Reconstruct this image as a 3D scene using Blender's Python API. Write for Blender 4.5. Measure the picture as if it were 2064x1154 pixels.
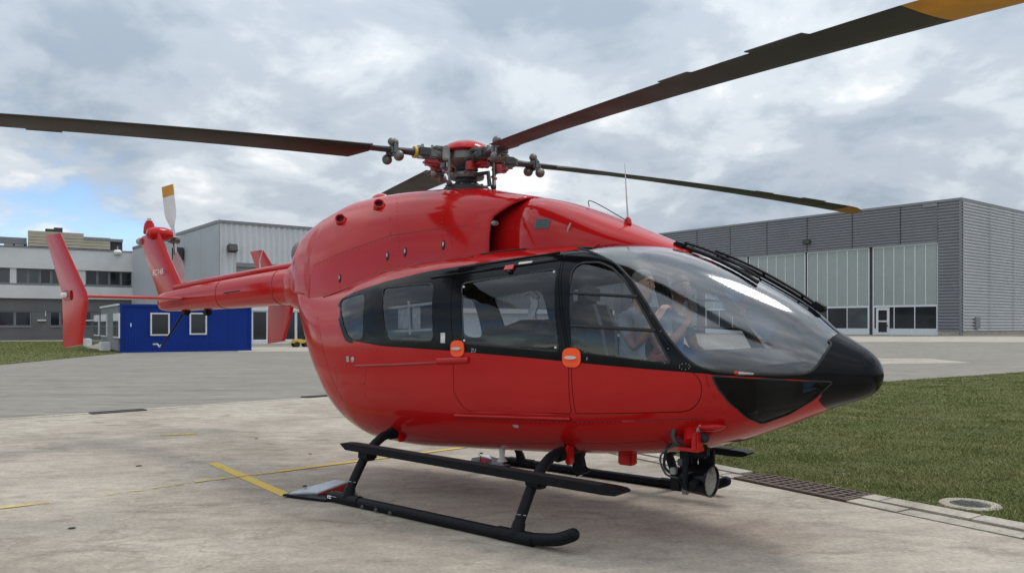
import bpy, bmesh, math, random
import numpy as np
from mathutils import Vector, Matrix
from mathutils.bvhtree import BVHTree
R = math.radians
random.seed(7); rng = np.random.default_rng(7)
for o in list(bpy.data.objects): bpy.data.objects.remove(o)
sc = bpy.context.scene
col = sc.collection

# ------------------------------------------------------------------ camera
F, HY, CAMH, CX = 1608.6, 654.5, 1.6145, 1032.0      # pixels of the 2064 x 1154 photograph
cam = bpy.data.cameras.new('camera'); camo = bpy.data.objects.new('camera', cam); col.objects.link(camo)
camo.location = (0, 0, CAMH); camo.rotation_euler = (R(90), 0, 0)
cam.sensor_fit = 'HORIZONTAL'; cam.sensor_width = 36.0; cam.lens = 36.0 * F / 2064.0
cam.shift_y = (HY - 577.0) / 2064.0
cam.clip_start = 0.1; cam.clip_end = 3000
sc.camera = camo

# ------------------------------------------------------------------ sky and sun (thin broken overcast)
SUN_AZ, SUN_EL = 62.0, 62.0        # azimuth clockwise from +Y (the viewing direction)
SUN_STRENGTH, SKY_STRENGTH, CLOUD_STRENGTH, EXPOSURE = 1.25, 0.16, 1.06, 0.20
w = bpy.data.worlds.new('World'); sc.world = w; w.use_nodes = True
nt = w.node_tree; N = nt.nodes; L = nt.links; N.clear()
def wn(t, **k):
    n = N.new(t)
    for a, b in k.items(): setattr(n, a, b)
    return n
def wmath(op, a, b=None, clamp=False):
    n = wn('ShaderNodeMath', operation=op, use_clamp=clamp)
    for i, q in enumerate((a, b)):
        if q is None: continue
        if isinstance(q, (int, float)): n.inputs[i].default_value = q
        else: L.new(q, n.inputs[i])
    return n.outputs[0]
sky = wn('ShaderNodeTexSky', sky_type='NISHITA', sun_disc=False)
sky.sun_elevation = R(SUN_EL); sky.sun_rotation = R(SUN_AZ); sky.air_density = 0.75; sky.dust_density = 0.05; sky.ozone_density = 3.0
bg1 = wn('ShaderNodeBackground'); bg1.inputs[1].default_value = SKY_STRENGTH
L.new(sky.outputs[0], bg1.inputs[0])
tc = wn('ShaderNodeTexCoord'); sp = wn('ShaderNodeSeparateXYZ'); L.new(tc.outputs['Generated'], sp.inputs[0])
zz = wmath('ADD', wmath('MAXIMUM', sp.outputs[2], 0.0), 0.30)
px_ = wmath('DIVIDE', sp.outputs[0], zz); py_ = wmath('DIVIDE', sp.outputs[1], zz)
cb = wn('ShaderNodeCombineXYZ'); L.new(px_, cb.inputs[0]); L.new(py_, cb.inputs[1])
mp = wn('ShaderNodeMapping'); L.new(cb.outputs[0], mp.inputs[0])
mp.inputs['Location'].default_value = (15.9, 21.8, 0.0); mp.inputs['Scale'].default_value = (1.25, 1.25, 1.0)
def wnoise(scale, detail, rough, dist=0.0, vec=None, w=0.0):
    n = wn('ShaderNodeTexNoise', noise_dimensions='4D'); n.inputs['Scale'].default_value = scale; n.inputs['Detail'].default_value = detail
    n.inputs['Roughness'].default_value = rough; n.inputs['Distortion'].default_value = dist; n.inputs['W'].default_value = w
    L.new(vec or mp.outputs[0], n.inputs['Vector']); return n.outputs[0]
def wramp(src, stops):
    r = wn('ShaderNodeValToRGB'); L.new(src, r.inputs[0]); e = r.color_ramp.elements
    while len(e) < len(stops): e.new(0.5)
    for k, (p, c) in enumerate(stops): e[k].position = p; e[k].color = (*c, 1)
    r.color_ramp.interpolation = 'EASE'
    return r.outputs[0]
big = wnoise(0.7, 4.0, 0.5, 0.3, w=2.0); fine = wnoise(3.0, 10.0, 0.56, 0.3, w=5.0); mid = wnoise(1.5, 7.0, 0.52, 0.4, w=9.0)
# coverage: more clear sky to the west (-X) than overhead and to the east
west = wmath('ADD', wmath('MULTIPLY', wmath('MAXIMUM', sp.outputs[0], -0.50), 0.50), wmath('MULTIPLY', sp.outputs[2], 0.62))
cov = wmath('ADD', wmath('ADD', wmath('MULTIPLY', big, 0.55), wmath('MULTIPLY', fine, 0.55)), west)
covr = wramp(cov, [(0.30, (0, 0, 0)), (0.45, (1, 1, 1))])
shade = wmath('ADD', wmath('MULTIPLY', mid, 0.50), wmath('MULTIPLY', fine, 0.56))
cc = wramp(shade, [(0.40, (0.33, 0.395, 0.475)), (0.50, (0.45, 0.51, 0.58)), (0.57, (0.60, 0.65, 0.70)), (0.67, (0.98, 0.98, 0.98))])
bg2 = wn('ShaderNodeBackground'); bg2.inputs[1].default_value = CLOUD_STRENGTH; L.new(cc, bg2.inputs[0])
L.new(wmath('MULTIPLY', wmath('ADD', wmath('MULTIPLY', wmath('MAXIMUM', sp.outputs[2], 0.0), 0.9), 0.80), CLOUD_STRENGTH), bg2.inputs[1])   # an overcast sky is brighter overhead
mx = wn('ShaderNodeMixShader'); L.new(covr, mx.inputs[0]); L.new(bg1.outputs[0], mx.inputs[1]); L.new(bg2.outputs[0], mx.inputs[2])
wo = wn('ShaderNodeOutputWorld'); L.new(mx.outputs[0], wo.inputs[0])
sl = bpy.data.lights.new('sun', 'SUN'); sl.energy = SUN_STRENGTH; sl.angle = R(15); sl.color = (1.0, 0.955, 0.89)
so = bpy.data.objects.new('sun', sl); col.objects.link(so)
sd = Vector((math.sin(R(SUN_AZ)) * math.cos(R(SUN_EL)), math.cos(R(SUN_AZ)) * math.cos(R(SUN_EL)), math.sin(R(SUN_EL))))
so.rotation_euler = sd.to_track_quat('Z', 'Y').to_euler(); so.location = sd * 60
vs = sc.view_settings; vs.view_transform = 'Standard'; vs.look = 'None'; vs.exposure = EXPOSURE; vs.gamma = 1.0; vs.use_curve_mapping = False
sc.render.engine = 'CYCLES'
sc.cycles.max_bounces = 8; sc.cycles.transparent_max_bounces = 16; sc.cycles.glossy_bounces = 4

# ------------------------------------------------------------------ pixel helpers (photograph pixels -> places)
def gpt(px, py, z=0.0):                       # a pixel on the ground
    D = (CAMH - z) * F / (py - HY); return Vector(((px - CX) / F * D, D, z))
TH = 0.6911; MX, MY = -0.4063, 7.8976         # the helicopter's mast foot and heading
AX = Vector((math.cos(TH), -math.sin(TH))); LX = Vector((math.sin(TH), math.cos(TH)))
def hray(px, py):                             # ray in helicopter coordinates
    d = Vector(((px - CX) / F, 1.0)); o = Vector((-MX, -MY))
    return Vector((o @ AX, o @ LX, CAMH)), Vector((d @ AX, d @ LX, (HY - py) / F))
def hon(px, py, y):                           # pixel on the helicopter plane y = const
    o, d = hray(px, py); t = (y - o.y) / d.y; return o + d * t

# ------------------------------------------------------------------ materials
MAT = {}
def nodes(m): return m.node_tree.nodes, m.node_tree.links
def pm(name, colr, rough=0.5, metal=0.0, coat=0.0, var=0.12, vscale=6.0, bump=0.0, bscale=60.0, spec=0.5, coords='Object', rvar=0.08):
    m = bpy.data.materials.new(name); m.use_nodes = True; n, l = nodes(m); b = n['Principled BSDF']
    b.inputs['Roughness'].default_value = rough; b.inputs['Metallic'].default_value = metal
    b.inputs['Coat Weight'].default_value = coat; b.inputs['Coat Roughness'].default_value = 0.04; b.inputs['Specular IOR Level'].default_value = spec
    t = n.new('ShaderNodeTexCoord'); no = n.new('ShaderNodeTexNoise'); no.inputs['Scale'].default_value = vscale; no.inputs['Detail'].default_value = 6
    l.new(t.outputs[coords], no.inputs['Vector'])
    r = n.new('ShaderNodeMapRange'); r.inputs[1].default_value = 0.3; r.inputs[2].default_value = 0.7; r.inputs[3].default_value = 1 - var; r.inputs[4].default_value = 1 + var
    l.new(no.outputs[0], r.inputs[0])
    mu = n.new('ShaderNodeMix'); mu.data_type = 'RGBA'; mu.blend_type = 'MULTIPLY'; mu.inputs[0].default_value = 1.0
    mu.inputs[6].default_value = (*colr, 1); l.new(r.outputs[0], mu.inputs[7]); l.new(mu.outputs[2], b.inputs['Base Color'])
    if rvar:
        r2 = n.new('ShaderNodeMapRange'); r2.inputs[1].default_value = 0.3; r2.inputs[2].default_value = 0.7; r2.inputs[3].default_value = max(0.02, rough - rvar); r2.inputs[4].default_value = min(1, rough + rvar)
        l.new(no.outputs[0], r2.inputs[0]); l.new(r2.outputs[0], b.inputs['Roughness'])
    if bump:
        n2 = n.new('ShaderNodeTexNoise'); n2.inputs['Scale'].default_value = bscale; n2.inputs['Detail'].default_value = 5; l.new(t.outputs[coords], n2.inputs['Vector'])
        bu = n.new('ShaderNodeBump'); bu.inputs['Strength'].default_value = bump; bu.inputs['Distance'].default_value = 0.01; l.new(n2.outputs[0], bu.inputs['Height']); l.new(bu.outputs[0], b.inputs['Normal'])
    MAT[name] = m; return m
def glass(name, tint, ior=1.45, extra=0.0, rough=0.03, k=1.0):
    m = bpy.data.materials.new(name); m.use_nodes = True; n, l = nodes(m); n.clear()
    t = n.new('ShaderNodeBsdfTransparent'); t.inputs[0].default_value = (*tint, 1)
    g = n.new('ShaderNodeBsdfGlossy'); g.inputs['Roughness'].default_value = rough; g.inputs[0].default_value = (0.95, 0.97, 1, 1)
    f = n.new('ShaderNodeFresnel'); f.inputs[0].default_value = ior
    # faint waviness of the sheet
    tc = n.new('ShaderNodeTexCoord'); no = n.new('ShaderNodeTexNoise'); no.inputs['Scale'].default_value = 2.2; l.new(tc.outputs['Object'], no.inputs['Vector'])
    bu = n.new('ShaderNodeBump'); bu.inputs['Strength'].default_value = 0.25; bu.inputs['Distance'].default_value = 0.012; l.new(no.outputs[0], bu.inputs['Height']); l.new(bu.outputs[0], g.inputs['Normal'])
    a = n.new('ShaderNodeMath'); a.operation = 'MULTIPLY_ADD'; a.inputs[1].default_value = k; a.inputs[2].default_value = extra; a.use_clamp = True; l.new(f.outputs[0], a.inputs[0])
    x = n.new('ShaderNodeMixShader'); l.new(a.outputs[0], x.inputs[0]); l.new(t.outputs[0], x.inputs[1]); l.new(g.outputs[0], x.inputs[2])
    o = n.new('ShaderNodeOutputMaterial'); l.new(x.outputs[0], o.inputs[0]); MAT[name] = m; return m

pm('red', (0.435, 0.0080, 0.0085), 0.13, coat=0.05, var=0.06, vscale=1.2, spec=0.30, rvar=0.04)
pm('red_pale', (0.42, 0.05, 0.045), 0.4)
pm('seam_red', (0.075, 0.003, 0.003), 0.6)
pm('red_dull', (0.30, 0.012, 0.012), 0.45, coat=0.2)
pm('black_gloss', (0.0040, 0.0045, 0.0060), 0.12, var=0.2, spec=0.16, rvar=0.04)
pm('black_metal', (0.0095, 0.010, 0.0125), 0.42, var=0.25, vscale=18, bump=0.15, spec=0.10)
pm('black_matt', (0.010, 0.010, 0.011), 0.75)
pm('rubber', (0.014, 0.014, 0.015), 0.6)
pm('lining', (0.040, 0.042, 0.046), 0.8, bump=0.1)
pm('lining_pale', (0.22, 0.225, 0.23), 0.75, bump=0.1)
pm('blade', (0.022, 0.020, 0.016), 0.55, var=0.3, vscale=3.0)
pm('blade_yellow', (0.52, 0.235, 0.015), 0.5, var=0.15)
pm('blade_white', (0.62, 0.62, 0.62), 0.5)
pm('hub_metal', (0.16, 0.155, 0.15), 0.42, metal=0.6, var=0.3, vscale=14)
pm('hub_dark', (0.045, 0.045, 0.048), 0.5, var=0.3, vscale=14)
pm('hub_pale', (0.30, 0.29, 0.28), 0.5, var=0.3, vscale=14)
pm('steel', (0.42, 0.42, 0.42), 0.3, metal=0.9)
pm('alu', (0.42, 0.46, 0.50), 0.45, metal=0.35, var=0.15, vscale=10)
pm('chrome', (0.88, 0.88, 0.87), 0.35, metal=0.25)
pm('orange', (0.95, 0.085, 0.006), 0.5, var=0.05)
pm('white', (0.72, 0.72, 0.72), 0.5)
pm('white_dirty', (0.55, 0.54, 0.51), 0.6, var=0.15)
pm('paper', (0.55, 0.56, 0.55), 0.8, var=0.25, vscale=25)
pm('seat', (0.030, 0.031, 0.034), 0.8, bump=0.2)
pm('seat_tan', (0.075, 0.055, 0.042), 0.7)
pm('yellow_paint', (0.62, 0.40, 0.035), 0.6)
pm('blue_wall', (0.004, 0.030, 0.22), 0.55, var=0.08, vscale=0.6, spec=0.2)
pm('grey_plastic', (0.12, 0.12, 0.125), 0.5)
pm('lamp_red', (0.55, 0.02, 0.015), 0.2, coat=0.5)
pm('lamp_amber', (0.7, 0.2, 0.02), 0.3)
glass('canopy_glass', (0.93, 0.955, 0.96), 1.5, 0.06, rough=0.10, k=1.9)
glass('cabin_glass', (0.66, 0.68, 0.70), 1.5, 0.0, k=1.15)
glass('chin_glass', (0.34, 0.35, 0.35), 1.45, -0.02)

# ------------------------------------------------------------------ mesh helpers
def finish(me, mats, smooth):
    for m in (mats if isinstance(mats, (list, tuple)) else [mats]): me.materials.append(MAT[m])
    if smooth is not None and smooth is not False:
        me.polygons.foreach_set('use_smooth', [True] * len(me.polygons))
        if smooth is not True: me.set_sharp_from_angle(angle=R(smooth))
def link(name, me, parent=None):
    o = bpy.data.objects.new(name, me); col.objects.link(o)
    if parent is not None: o.parent = parent
    return o
def tag(o, label=None, cat=None, group=None, kind=None):
    for k, v in (('label', label), ('category', cat), ('group', group), ('kind', kind)):
        if v: o[k] = v
    return o
def empty(name, loc=(0, 0, 0), rz=0.0, label=None, cat=None, group=None):
    o = bpy.data.objects.new(name, None); col.objects.link(o); o.location = loc; o.rotation_euler = (0, 0, rz); o.empty_display_size = 0.2
    return tag(o, label, cat, group)
def copy_tree(o, parent=None):
    c = o.copy(); col.objects.link(c); c.parent = parent
    for ch in list(o.children): copy_tree(ch, c)
    return c
class MB:
    def __init__(s): s.v = []; s.f = []; s.m = []
    def add(s, vs, fs, mi=0):
        b = len(s.v); s.v += [tuple(p) for p in vs]; s.f += [tuple(b + i for i in f) for f in fs]; s.m += [mi] * len(fs); return s
    def box(s, c, d, rot=None, mi=0, bev=0.0):
        bm = bmesh.new(); bmesh.ops.create_cube(bm, size=1.0)
        for v in bm.verts: v.co = Vector((v.co.x * d[0], v.co.y * d[1], v.co.z * d[2]))
        if bev: bmesh.ops.bevel(bm, geom=bm.edges[:] , offset=bev, segments=2, affect='EDGES')
        M = Matrix.Translation(c) @ (rot.to_matrix().to_4x4() if rot is not None and hasattr(rot, 'to_matrix') else (rot.to_4x4() if rot is not None else Matrix()))
        bm.verts.index_update(); s.add([M @ v.co for v in bm.verts], [[v.index for v in f.verts] for f in bm.faces], mi); bm.free(); return s
    def bb(s, a, b, mi=0, bev=0.0):
        a = Vector(a); b = Vector(b); d = b - a
        return s.box((a + b) / 2, (abs(d.x), abs(d.y), abs(d.z)), None, mi, bev)
    def tube(s, pts, r, n=10, mi=0, cap=True, flat=None, roll=None):
        pts = [Vector(p) for p in pts]; k = len(pts); rr = r if isinstance(r, list) else [r] * k
        fr = []; t0 = None; nrm = None
        for i in range(k):
            t = (pts[min(i + 1, k - 1)] - pts[max(i - 1, 0)]).normalized()
            if nrm is None:
                up = Vector((0, 0, 1)) if abs(t.z) < 0.95 else Vector((1, 0, 0)); nrm = (up - t * up.dot(t)).normalized()
            else: nrm = (nrm - t * nrm.dot(t)).normalized()
            fr.append((nrm.copy(), t.cross(nrm)))
        vs = []; fs = []
        for i in range(k):
            q = rr[i]; q = q if isinstance(q, (tuple, list)) else (q, q)
            for j in range(n):
                an = 2 * math.pi * j / n; vs.append(pts[i] + fr[i][0] * (q[0] * math.cos(an)) + fr[i][1] * (q[1] * math.sin(an)))
        for i in range(k - 1):
            for j in range(n): fs.append((i * n + j, i * n + (j + 1) % n, (i + 1) * n + (j + 1) % n, (i + 1) * n + j))
        if cap: fs.append(tuple(range(n))[::-1]); fs.append(tuple((k - 1) * n + j for j in range(n)))
        return s.add(vs, fs, mi)
    def lathe(s, prof, c=(0, 0, 0), axis=(0, 0, 1), n=20, mi=0, sx=1.0):
        ax = Vector(axis).normalized(); up = Vector((0, 0, 1)) if abs(ax.z) < 0.9 else Vector((1, 0, 0))
        u = (up - ax * up.dot(ax)).normalized(); v = ax.cross(u); c = Vector(c); vs = []; fs = []
        for (r, h) in prof:
            for j in range(n):
                an = 2 * math.pi * j / n; vs.append(c + ax * h + u * (r * math.cos(an)) + v * (r * sx * math.sin(an)))
        for i in range(len(prof) - 1):
            for j in range(n): fs.append((i * n + j, i * n + (j + 1) % n, (i + 1) * n + (j + 1) % n, (i + 1) * n + j))
        fs.append(tuple(range(n))[::-1]); fs.append(tuple((len(prof) - 1) * n + j for j in range(n)))
        return s.add(vs, fs, mi)
    def ball(s, c, r, n=14, mi=0):
        r = r if isinstance(r, (tuple, list)) else (r, r, r); bm = bmesh.new(); bmesh.ops.create_uvsphere(bm, u_segments=n, v_segments=max(6, n * 2 // 3), radius=1.0)
        c = Vector(c); bm.verts.index_update()
        s.add([c + Vector((v.co.x * r[0], v.co.y * r[1], v.co.z * r[2])) for v in bm.verts], [[v.index for v in f.verts] for f in bm.faces], mi); bm.free(); return s
    def prism(s, poly, fn, t0, t1, mi=0):      # polygon (a, b) mapped by fn(a, b, t)
        k = len(poly); vs = [fn(a, b, t0) for a, b in poly] + [fn(a, b, t1) for a, b in poly]
        fs = [tuple(range(k))[::-1], tuple(range(k, 2 * k))] + [(i, (i + 1) % k, k + (i + 1) % k, k + i) for i in range(k)]
        return s.add(vs, fs, mi)
    def mesh(s, name, mats, smooth=40):
        me = bpy.data.meshes.new(name); me.from_pydata([tuple(v) for v in s.v], [], s.f)
        if any(s.m): me.polygons.foreach_set('material_index', s.m)
        bm = bmesh.new(); bm.from_mesh(me); bmesh.ops.recalc_face_normals(bm, faces=bm.faces); bm.to_mesh(me); bm.free()
        finish(me, mats, smooth); return me
    def build(s, name, mats, parent=None, smooth=40): return link(name, s.mesh(name, mats, smooth), parent)
def pchip(xs, ys):
    xs = np.array(xs, float); ys = np.array(ys, float)
    if xs[0] > xs[-1]: xs = xs[::-1]; ys = ys[::-1]
    h = np.diff(xs); d = np.diff(ys) / h; m = np.zeros_like(ys)
    for i in range(1, len(xs) - 1):
        if d[i - 1] * d[i] > 0:
            w1 = 2 * h[i] + h[i - 1]; w2 = h[i] + 2 * h[i - 1]; m[i] = (w1 + w2) / (w1 / d[i - 1] + w2 / d[i])
    m[0] = d[0]; m[-1] = d[-1]
    def f(x):
        i = int(np.clip(np.searchsorted(xs, x) - 1, 0, len(xs) - 2)); t = np.clip((x - xs[i]) / h[i], 0, 1)
        return (2 * t**3 - 3 * t**2 + 1) * ys[i] + (t**3 - 2 * t**2 + t) * h[i] * m[i] + (-2 * t**3 + 3 * t**2) * ys[i + 1] + (t**3 - t**2) * h[i] * m[i + 1]
    return f
def rounded(poly, r, seg=4):
    out = []; k = len(poly)
    for i in range(k):
        p = Vector(poly[i][:2]); a = Vector(poly[i - 1][:2]); b = Vector(poly[(i + 1) % k][:2]); q = poly[i][2] if len(poly[i]) > 2 else r
        da = a - p; db = b - p; ra = min(q, da.length * 0.48); rb = min(q, db.length * 0.48)
        if q <= 0: out.append((p.x, p.y)); continue
        p0 = p + da.normalized() * ra; p1 = p + db.normalized() * rb
        for j in range(seg + 1):
            t = j / seg; v = p0 * (1 - t)**2 + p * (2 * t * (1 - t)) + p1 * t**2; out.append((v.x, v.y))
    return out
def offset(poly, d):
    k = len(poly); ar = sum(poly[i][0] * poly[(i + 1) % k][1] - poly[(i + 1) % k][0] * poly[i][1] for i in range(k)); sg = 1 if ar > 0 else -1; out = []
    for i in range(k):
        p = Vector(poly[i]); t = Vector(poly[(i + 1) % k]) - Vector(poly[i - 1])
        if t.length < 1e-9: out.append(tuple(p)); continue
        t.normalize(); nrm = Vector((t.y, -t.x)) * sg; q = p + nrm * d; out.append((q.x, q.y))
    return out
def inside(poly, x, y):
    c = False; j = len(poly) - 1
    for i in range(len(poly)):
        xi, yi = poly[i]; xj, yj = poly[j]
        if (yi > y) != (yj > y) and x < (xj - xi) * (y - yi) / (yj - yi) + xi: c = not c
        j = i
    return c
# ------------------------------------------------------------------ ground materials
def ground_mat(name, cols, s1, s2, s3, rough=0.85, bump=0.3, stain=None, speck=None, rot=0.0, stretch=1.0, amp=1.0):
    m = bpy.data.materials.new(name); m.use_nodes = True; n, l = nodes(m); b = n['Principled BSDF']; b.inputs['Roughness'].default_value = rough; b.inputs['Specular IOR Level'].default_value = 0.25
    t = n.new('ShaderNodeTexCoord'); mp = n.new('ShaderNodeMapping'); mp.inputs['Rotation'].default_value = (0, 0, rot); mp.inputs['Scale'].default_value = (1, stretch, 1); l.new(t.outputs['Object'], mp.inputs[0])
    def noi(sc_, det, ro, v=mp.outputs[0], dist=0.0):
        q = n.new('ShaderNodeTexNoise'); q.inputs['Scale'].default_value = sc_; q.inputs['Detail'].default_value = det; q.inputs['Roughness'].default_value = ro; q.inputs['Distortion'].default_value = dist; l.new(v, q.inputs['Vector']); return q.outputs[0]
    def ramp(src, stops):
        r = n.new('ShaderNodeValToRGB'); l.new(src, r.inputs[0]); e = r.color_ramp.elements
        while len(e) < len(stops): e.new(0.5)
        for k, (p, c) in enumerate(stops): e[k].position = p; e[k].color = (*c, 1)
        return r.outputs[0]
    def mul(a, b_, f=1.0, mode='MULTIPLY'):
        x = n.new('ShaderNodeMix'); x.data_type = 'RGBA'; x.blend_type = mode
        if isinstance(f, float): x.inputs[0].default_value = f
        else: l.new(f, x.inputs[0])
        for i, q in ((6, a), (7, b_)):
            if isinstance(q, tuple): x.inputs[i].default_value = (*q, 1)
            else: l.new(q, x.inputs[i])
        return x.outputs[2]
    base = ramp(noi(s1, 6, 0.6, dist=0.4), [(0.3, cols[0]), (0.5, cols[1]), (0.7, cols[2])])
    base = mul(base, ramp(noi(s2, 5, 0.65), [(0.3, (1 - .20 * amp,) * 3), (0.7, (1 + .16 * amp,) * 3)]))
    base = mul(base, ramp(noi(s3, 3, 0.7, t.outputs['Object']), [(0.3, (1 - .18 * amp,) * 3), (0.7, (1 + .18 * amp,) * 3)]))
    if stain: base = mul(base, stain[1], ramp(noi(stain[0], 8, 0.62, dist=1.2), [(0.54, (0, 0, 0)), (0.72, (stain[2],) * 3)]))
    l.new(base, b.inputs['Base Color'])
    if speck:
        vc = n.new('ShaderNodeTexVoronoi'); vc.feature = 'DISTANCE_TO_EDGE'; vc.inputs['Scale'].default_value = 0.23; vd = n.new('ShaderNodeVectorMath'); vd.operation = 'MULTIPLY_ADD'; nz = n.new('ShaderNodeTexNoise'); nz.inputs['Scale'].default_value = 1.7; nz.inputs['Detail'].default_value = 6; l.new(t.outputs['Object'], nz.inputs['Vector']); l.new(nz.outputs['Color'], vd.inputs[0]); vd.inputs[1].default_value = (1.6, 1.6, 0); l.new(t.outputs['Object'], vd.inputs[2]); l.new(vd.outputs[0], vc.inputs['Vector'])
        base = mul(base, (0.80, 0.79, 0.77), ramp(vc.outputs['Distance'], [(0.0, (1, 1, 1)), (0.006, (0, 0, 0))]))
        v = n.new('ShaderNodeTexVoronoi'); v.inputs['Scale'].default_value = speck[0]; l.new(t.outputs['Object'], v.inputs['Vector'])
        l.new(mul(base, speck[1], ramp(v.outputs['Distance'], [(0.05, (1, 1, 1)), (0.14, (0, 0, 0))])), b.inputs['Base Color'])
    bu = n.new('ShaderNodeBump'); bu.inputs['Strength'].default_value = bump; bu.inputs['Distance'].default_value = 0.01; l.new(noi(s3 * 0.7, 6, 0.7, t.outputs['Object']), bu.inputs['Height']); l.new(bu.outputs[0], b.inputs['Normal'])
    MAT[name] = m; return m
ground_mat('asphalt', [(0.195, 0.175, 0.148), (0.238, 0.215, 0.184), (0.275, 0.250, 0.215)], 0.30, 1.9, 45, stain=(0.55, (0.66, 0.645, 0.63), 1.0), rot=R(-38), stretch=5.0, amp=1.3)
ground_mat('concrete', [(0.300, 0.258, 0.206), (0.385, 0.338, 0.276), (0.455, 0.405, 0.335)], 0.55, 3.2, 30, bump=0.5, stain=(1.1, (0.58, 0.56, 0.54), 0.85), speck=(2.3, (0.8, 0.79, 0.77)), rot=R(-20), stretch=1.8)
ground_mat('concrete_pale', [(0.33, 0.295, 0.24), (0.40, 0.36, 0.30), (0.46, 0.415, 0.35)], 1.2, 6, 45, bump=0.35, stain=(2.5, (0.6, 0.57, 0.52), 0.8))
ground_mat('soil', [(0.060, 0.068, 0.020), (0.095, 0.105, 0.032), (0.150, 0.140, 0.058)], 1.2, 9, 55, bump=1.0, stain=(1.6, (0.75, 0.62, 0.45), 0.7))
ground_mat('plaster', [(0.60, 0.595, 0.59), (0.66, 0.655, 0.65), (0.70, 0.695, 0.69)], 0.15, 1.0, 9, bump=0.05, stain=(0.25, (0.82, 0.82, 0.80), 0.7), amp=0.22)
ground_mat('plaster_grey', [(0.13, 0.13, 0.13), (0.155, 0.155, 0.157), (0.18, 0.18, 0.18)], 0.2, 1.2, 9, bump=0.05, amp=0.22)
ground_mat('clad_grey', [(0.215, 0.222, 0.235), (0.24, 0.247, 0.26), (0.265, 0.272, 0.285)], 0.06, 0.6, 5, rough=0.5, bump=0.0, amp=0.22)
ground_mat('clad_shaded', [(0.36, 0.375, 0.40), (0.40, 0.415, 0.44), (0.44, 0.455, 0.48)], 0.06, 0.6, 5, rough=0.5, bump=0.0, amp=0.22)  # darker copy of the hall cladding: the gable's shade is in the colour
ground_mat('clad_silver_lit', [(0.50, 0.515, 0.53), (0.55, 0.565, 0.58), (0.60, 0.61, 0.62)], 0.06, 0.6, 5, rough=0.45, bump=0.0, amp=0.22)  # silver cladding, also paler tone for walls turned to the light
ground_mat('translucent', [(0.30, 0.335, 0.31), (0.33, 0.365, 0.34), (0.36, 0.39, 0.365)], 0.07, 0.9, 5, rough=0.4, bump=0.0, amp=0.22)
ground_mat('louvre_beige', [(0.40, 0.36, 0.27), (0.45, 0.41, 0.31), (0.50, 0.455, 0.35)], 0.3, 1.2, 9, bump=0.05, amp=0.22)
pm('yellow_line', (0.60, 0.44, 0.10), 0.8, var=0.25, vscale=9)
def worn(name, colr, lo, hi, scale):               # thin road paint with real gaps where it has worn off
    m = bpy.data.materials.new(name); m.use_nodes = True; n, l = nodes(m); b = n['Principled BSDF']; b.inputs['Base Color'].default_value = (*colr, 1); b.inputs['Roughness'].default_value = 0.8
    t = n.new('ShaderNodeTexCoord'); q = n.new('ShaderNodeTexNoise'); q.inputs['Scale'].default_value = scale; q.inputs['Detail'].default_value = 8; q.inputs['Roughness'].default_value = 0.7; l.new(t.outputs['Object'], q.inputs['Vector'])
    r = n.new('ShaderNodeMapRange'); r.inputs[1].default_value = lo; r.inputs[2].default_value = hi; l.new(q.outputs[0], r.inputs[0]); l.new(r.outputs[0], b.inputs['Alpha']); MAT[name] = m
worn('paint_good', (0.60, 0.43, 0.085), 0.26, 0.42, 9)
worn('paint_worn', (0.56, 0.43, 0.13), 0.34, 0.56, 7)
worn('paint_faded', (0.55, 0.45, 0.17), 0.45, 0.70, 6)
pm('rust', (0.15, 0.105, 0.085), 0.85, var=0.35, vscale=30, bump=0.3)
pm('iron', (0.060, 0.058, 0.056), 0.7, var=0.3, vscale=20, bump=0.2)
pm('dark_hole', (0.012, 0.012, 0.012), 0.9)
pm('pane_dark', (0.012, 0.015, 0.018), 0.07, coat=0.3, var=0.5, vscale=0.4, rvar=0.03)
pm('pane_grey', (0.050, 0.062, 0.068), 0.08, coat=0.3, var=0.5, vscale=0.3, rvar=0.03)
pm('frame_white', (0.66, 0.67, 0.68), 0.5)
pm('frame_grey', (0.20, 0.205, 0.215), 0.5)
pm('roof_dark', (0.06, 0.06, 0.063), 0.8)

def ss(a, b, x):
    t = np.clip((x - a) / (b - a), 0, 1); return t * t * (3 - 2 * t)
def gz(x, y): return float(0.41 * ss(28, 80, y) * ss(2, 30, x))
def sheet(name, poly, z, mat, parent=None, sub=None):   # a flat ground sheet that follows gz
    bm = bmesh.new(); f = bm.faces.new([bm.verts.new((p[0], p[1], 0)) for p in poly])
    bmesh.ops.triangulate(bm, faces=[f])
    if sub: bmesh.ops.subdivide_edges(bm, edges=bm.edges[:], cuts=sub, use_grid_fill=True)
    for v in bm.verts: v.co.z = gz(v.co.x, v.co.y) + z
    bmesh.ops.recalc_face_normals(bm, faces=bm.faces)
    if sum(f.normal.z for f in bm.faces) < 0: bmesh.ops.reverse_faces(bm, faces=bm.faces)
    me = bpy.data.meshes.new(name); bm.to_mesh(me); bm.free(); me.materials.append(MAT[mat]); return link(name, me, parent)

# ground: one sheet to the horizon
gx = sorted(set([-1600, -700, -300, -160, -100] + list(range(-70, 91, 4)) + [110, 160, 300, 700, 1600])); gy = sorted(set([-300, -100, -40] + list(range(-20, 121, 4)) + [140, 180, 300, 700, 1600]))
me = bpy.data.meshes.new('ground'); me.from_pydata([(x, y, gz(x, y)) for y in gy for x in gx], [], [(j * len(gx) + i, j * len(gx) + i + 1, (j + 1) * len(gx) + i + 1, (j + 1) * len(gx) + i) for j in range(len(gy) - 1) for i in range(len(gx) - 1)])
me.materials.append(MAT['asphalt']); tag(link('ground', me), 'wide grey asphalt ground running out to the buildings', kind='structure')

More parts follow.
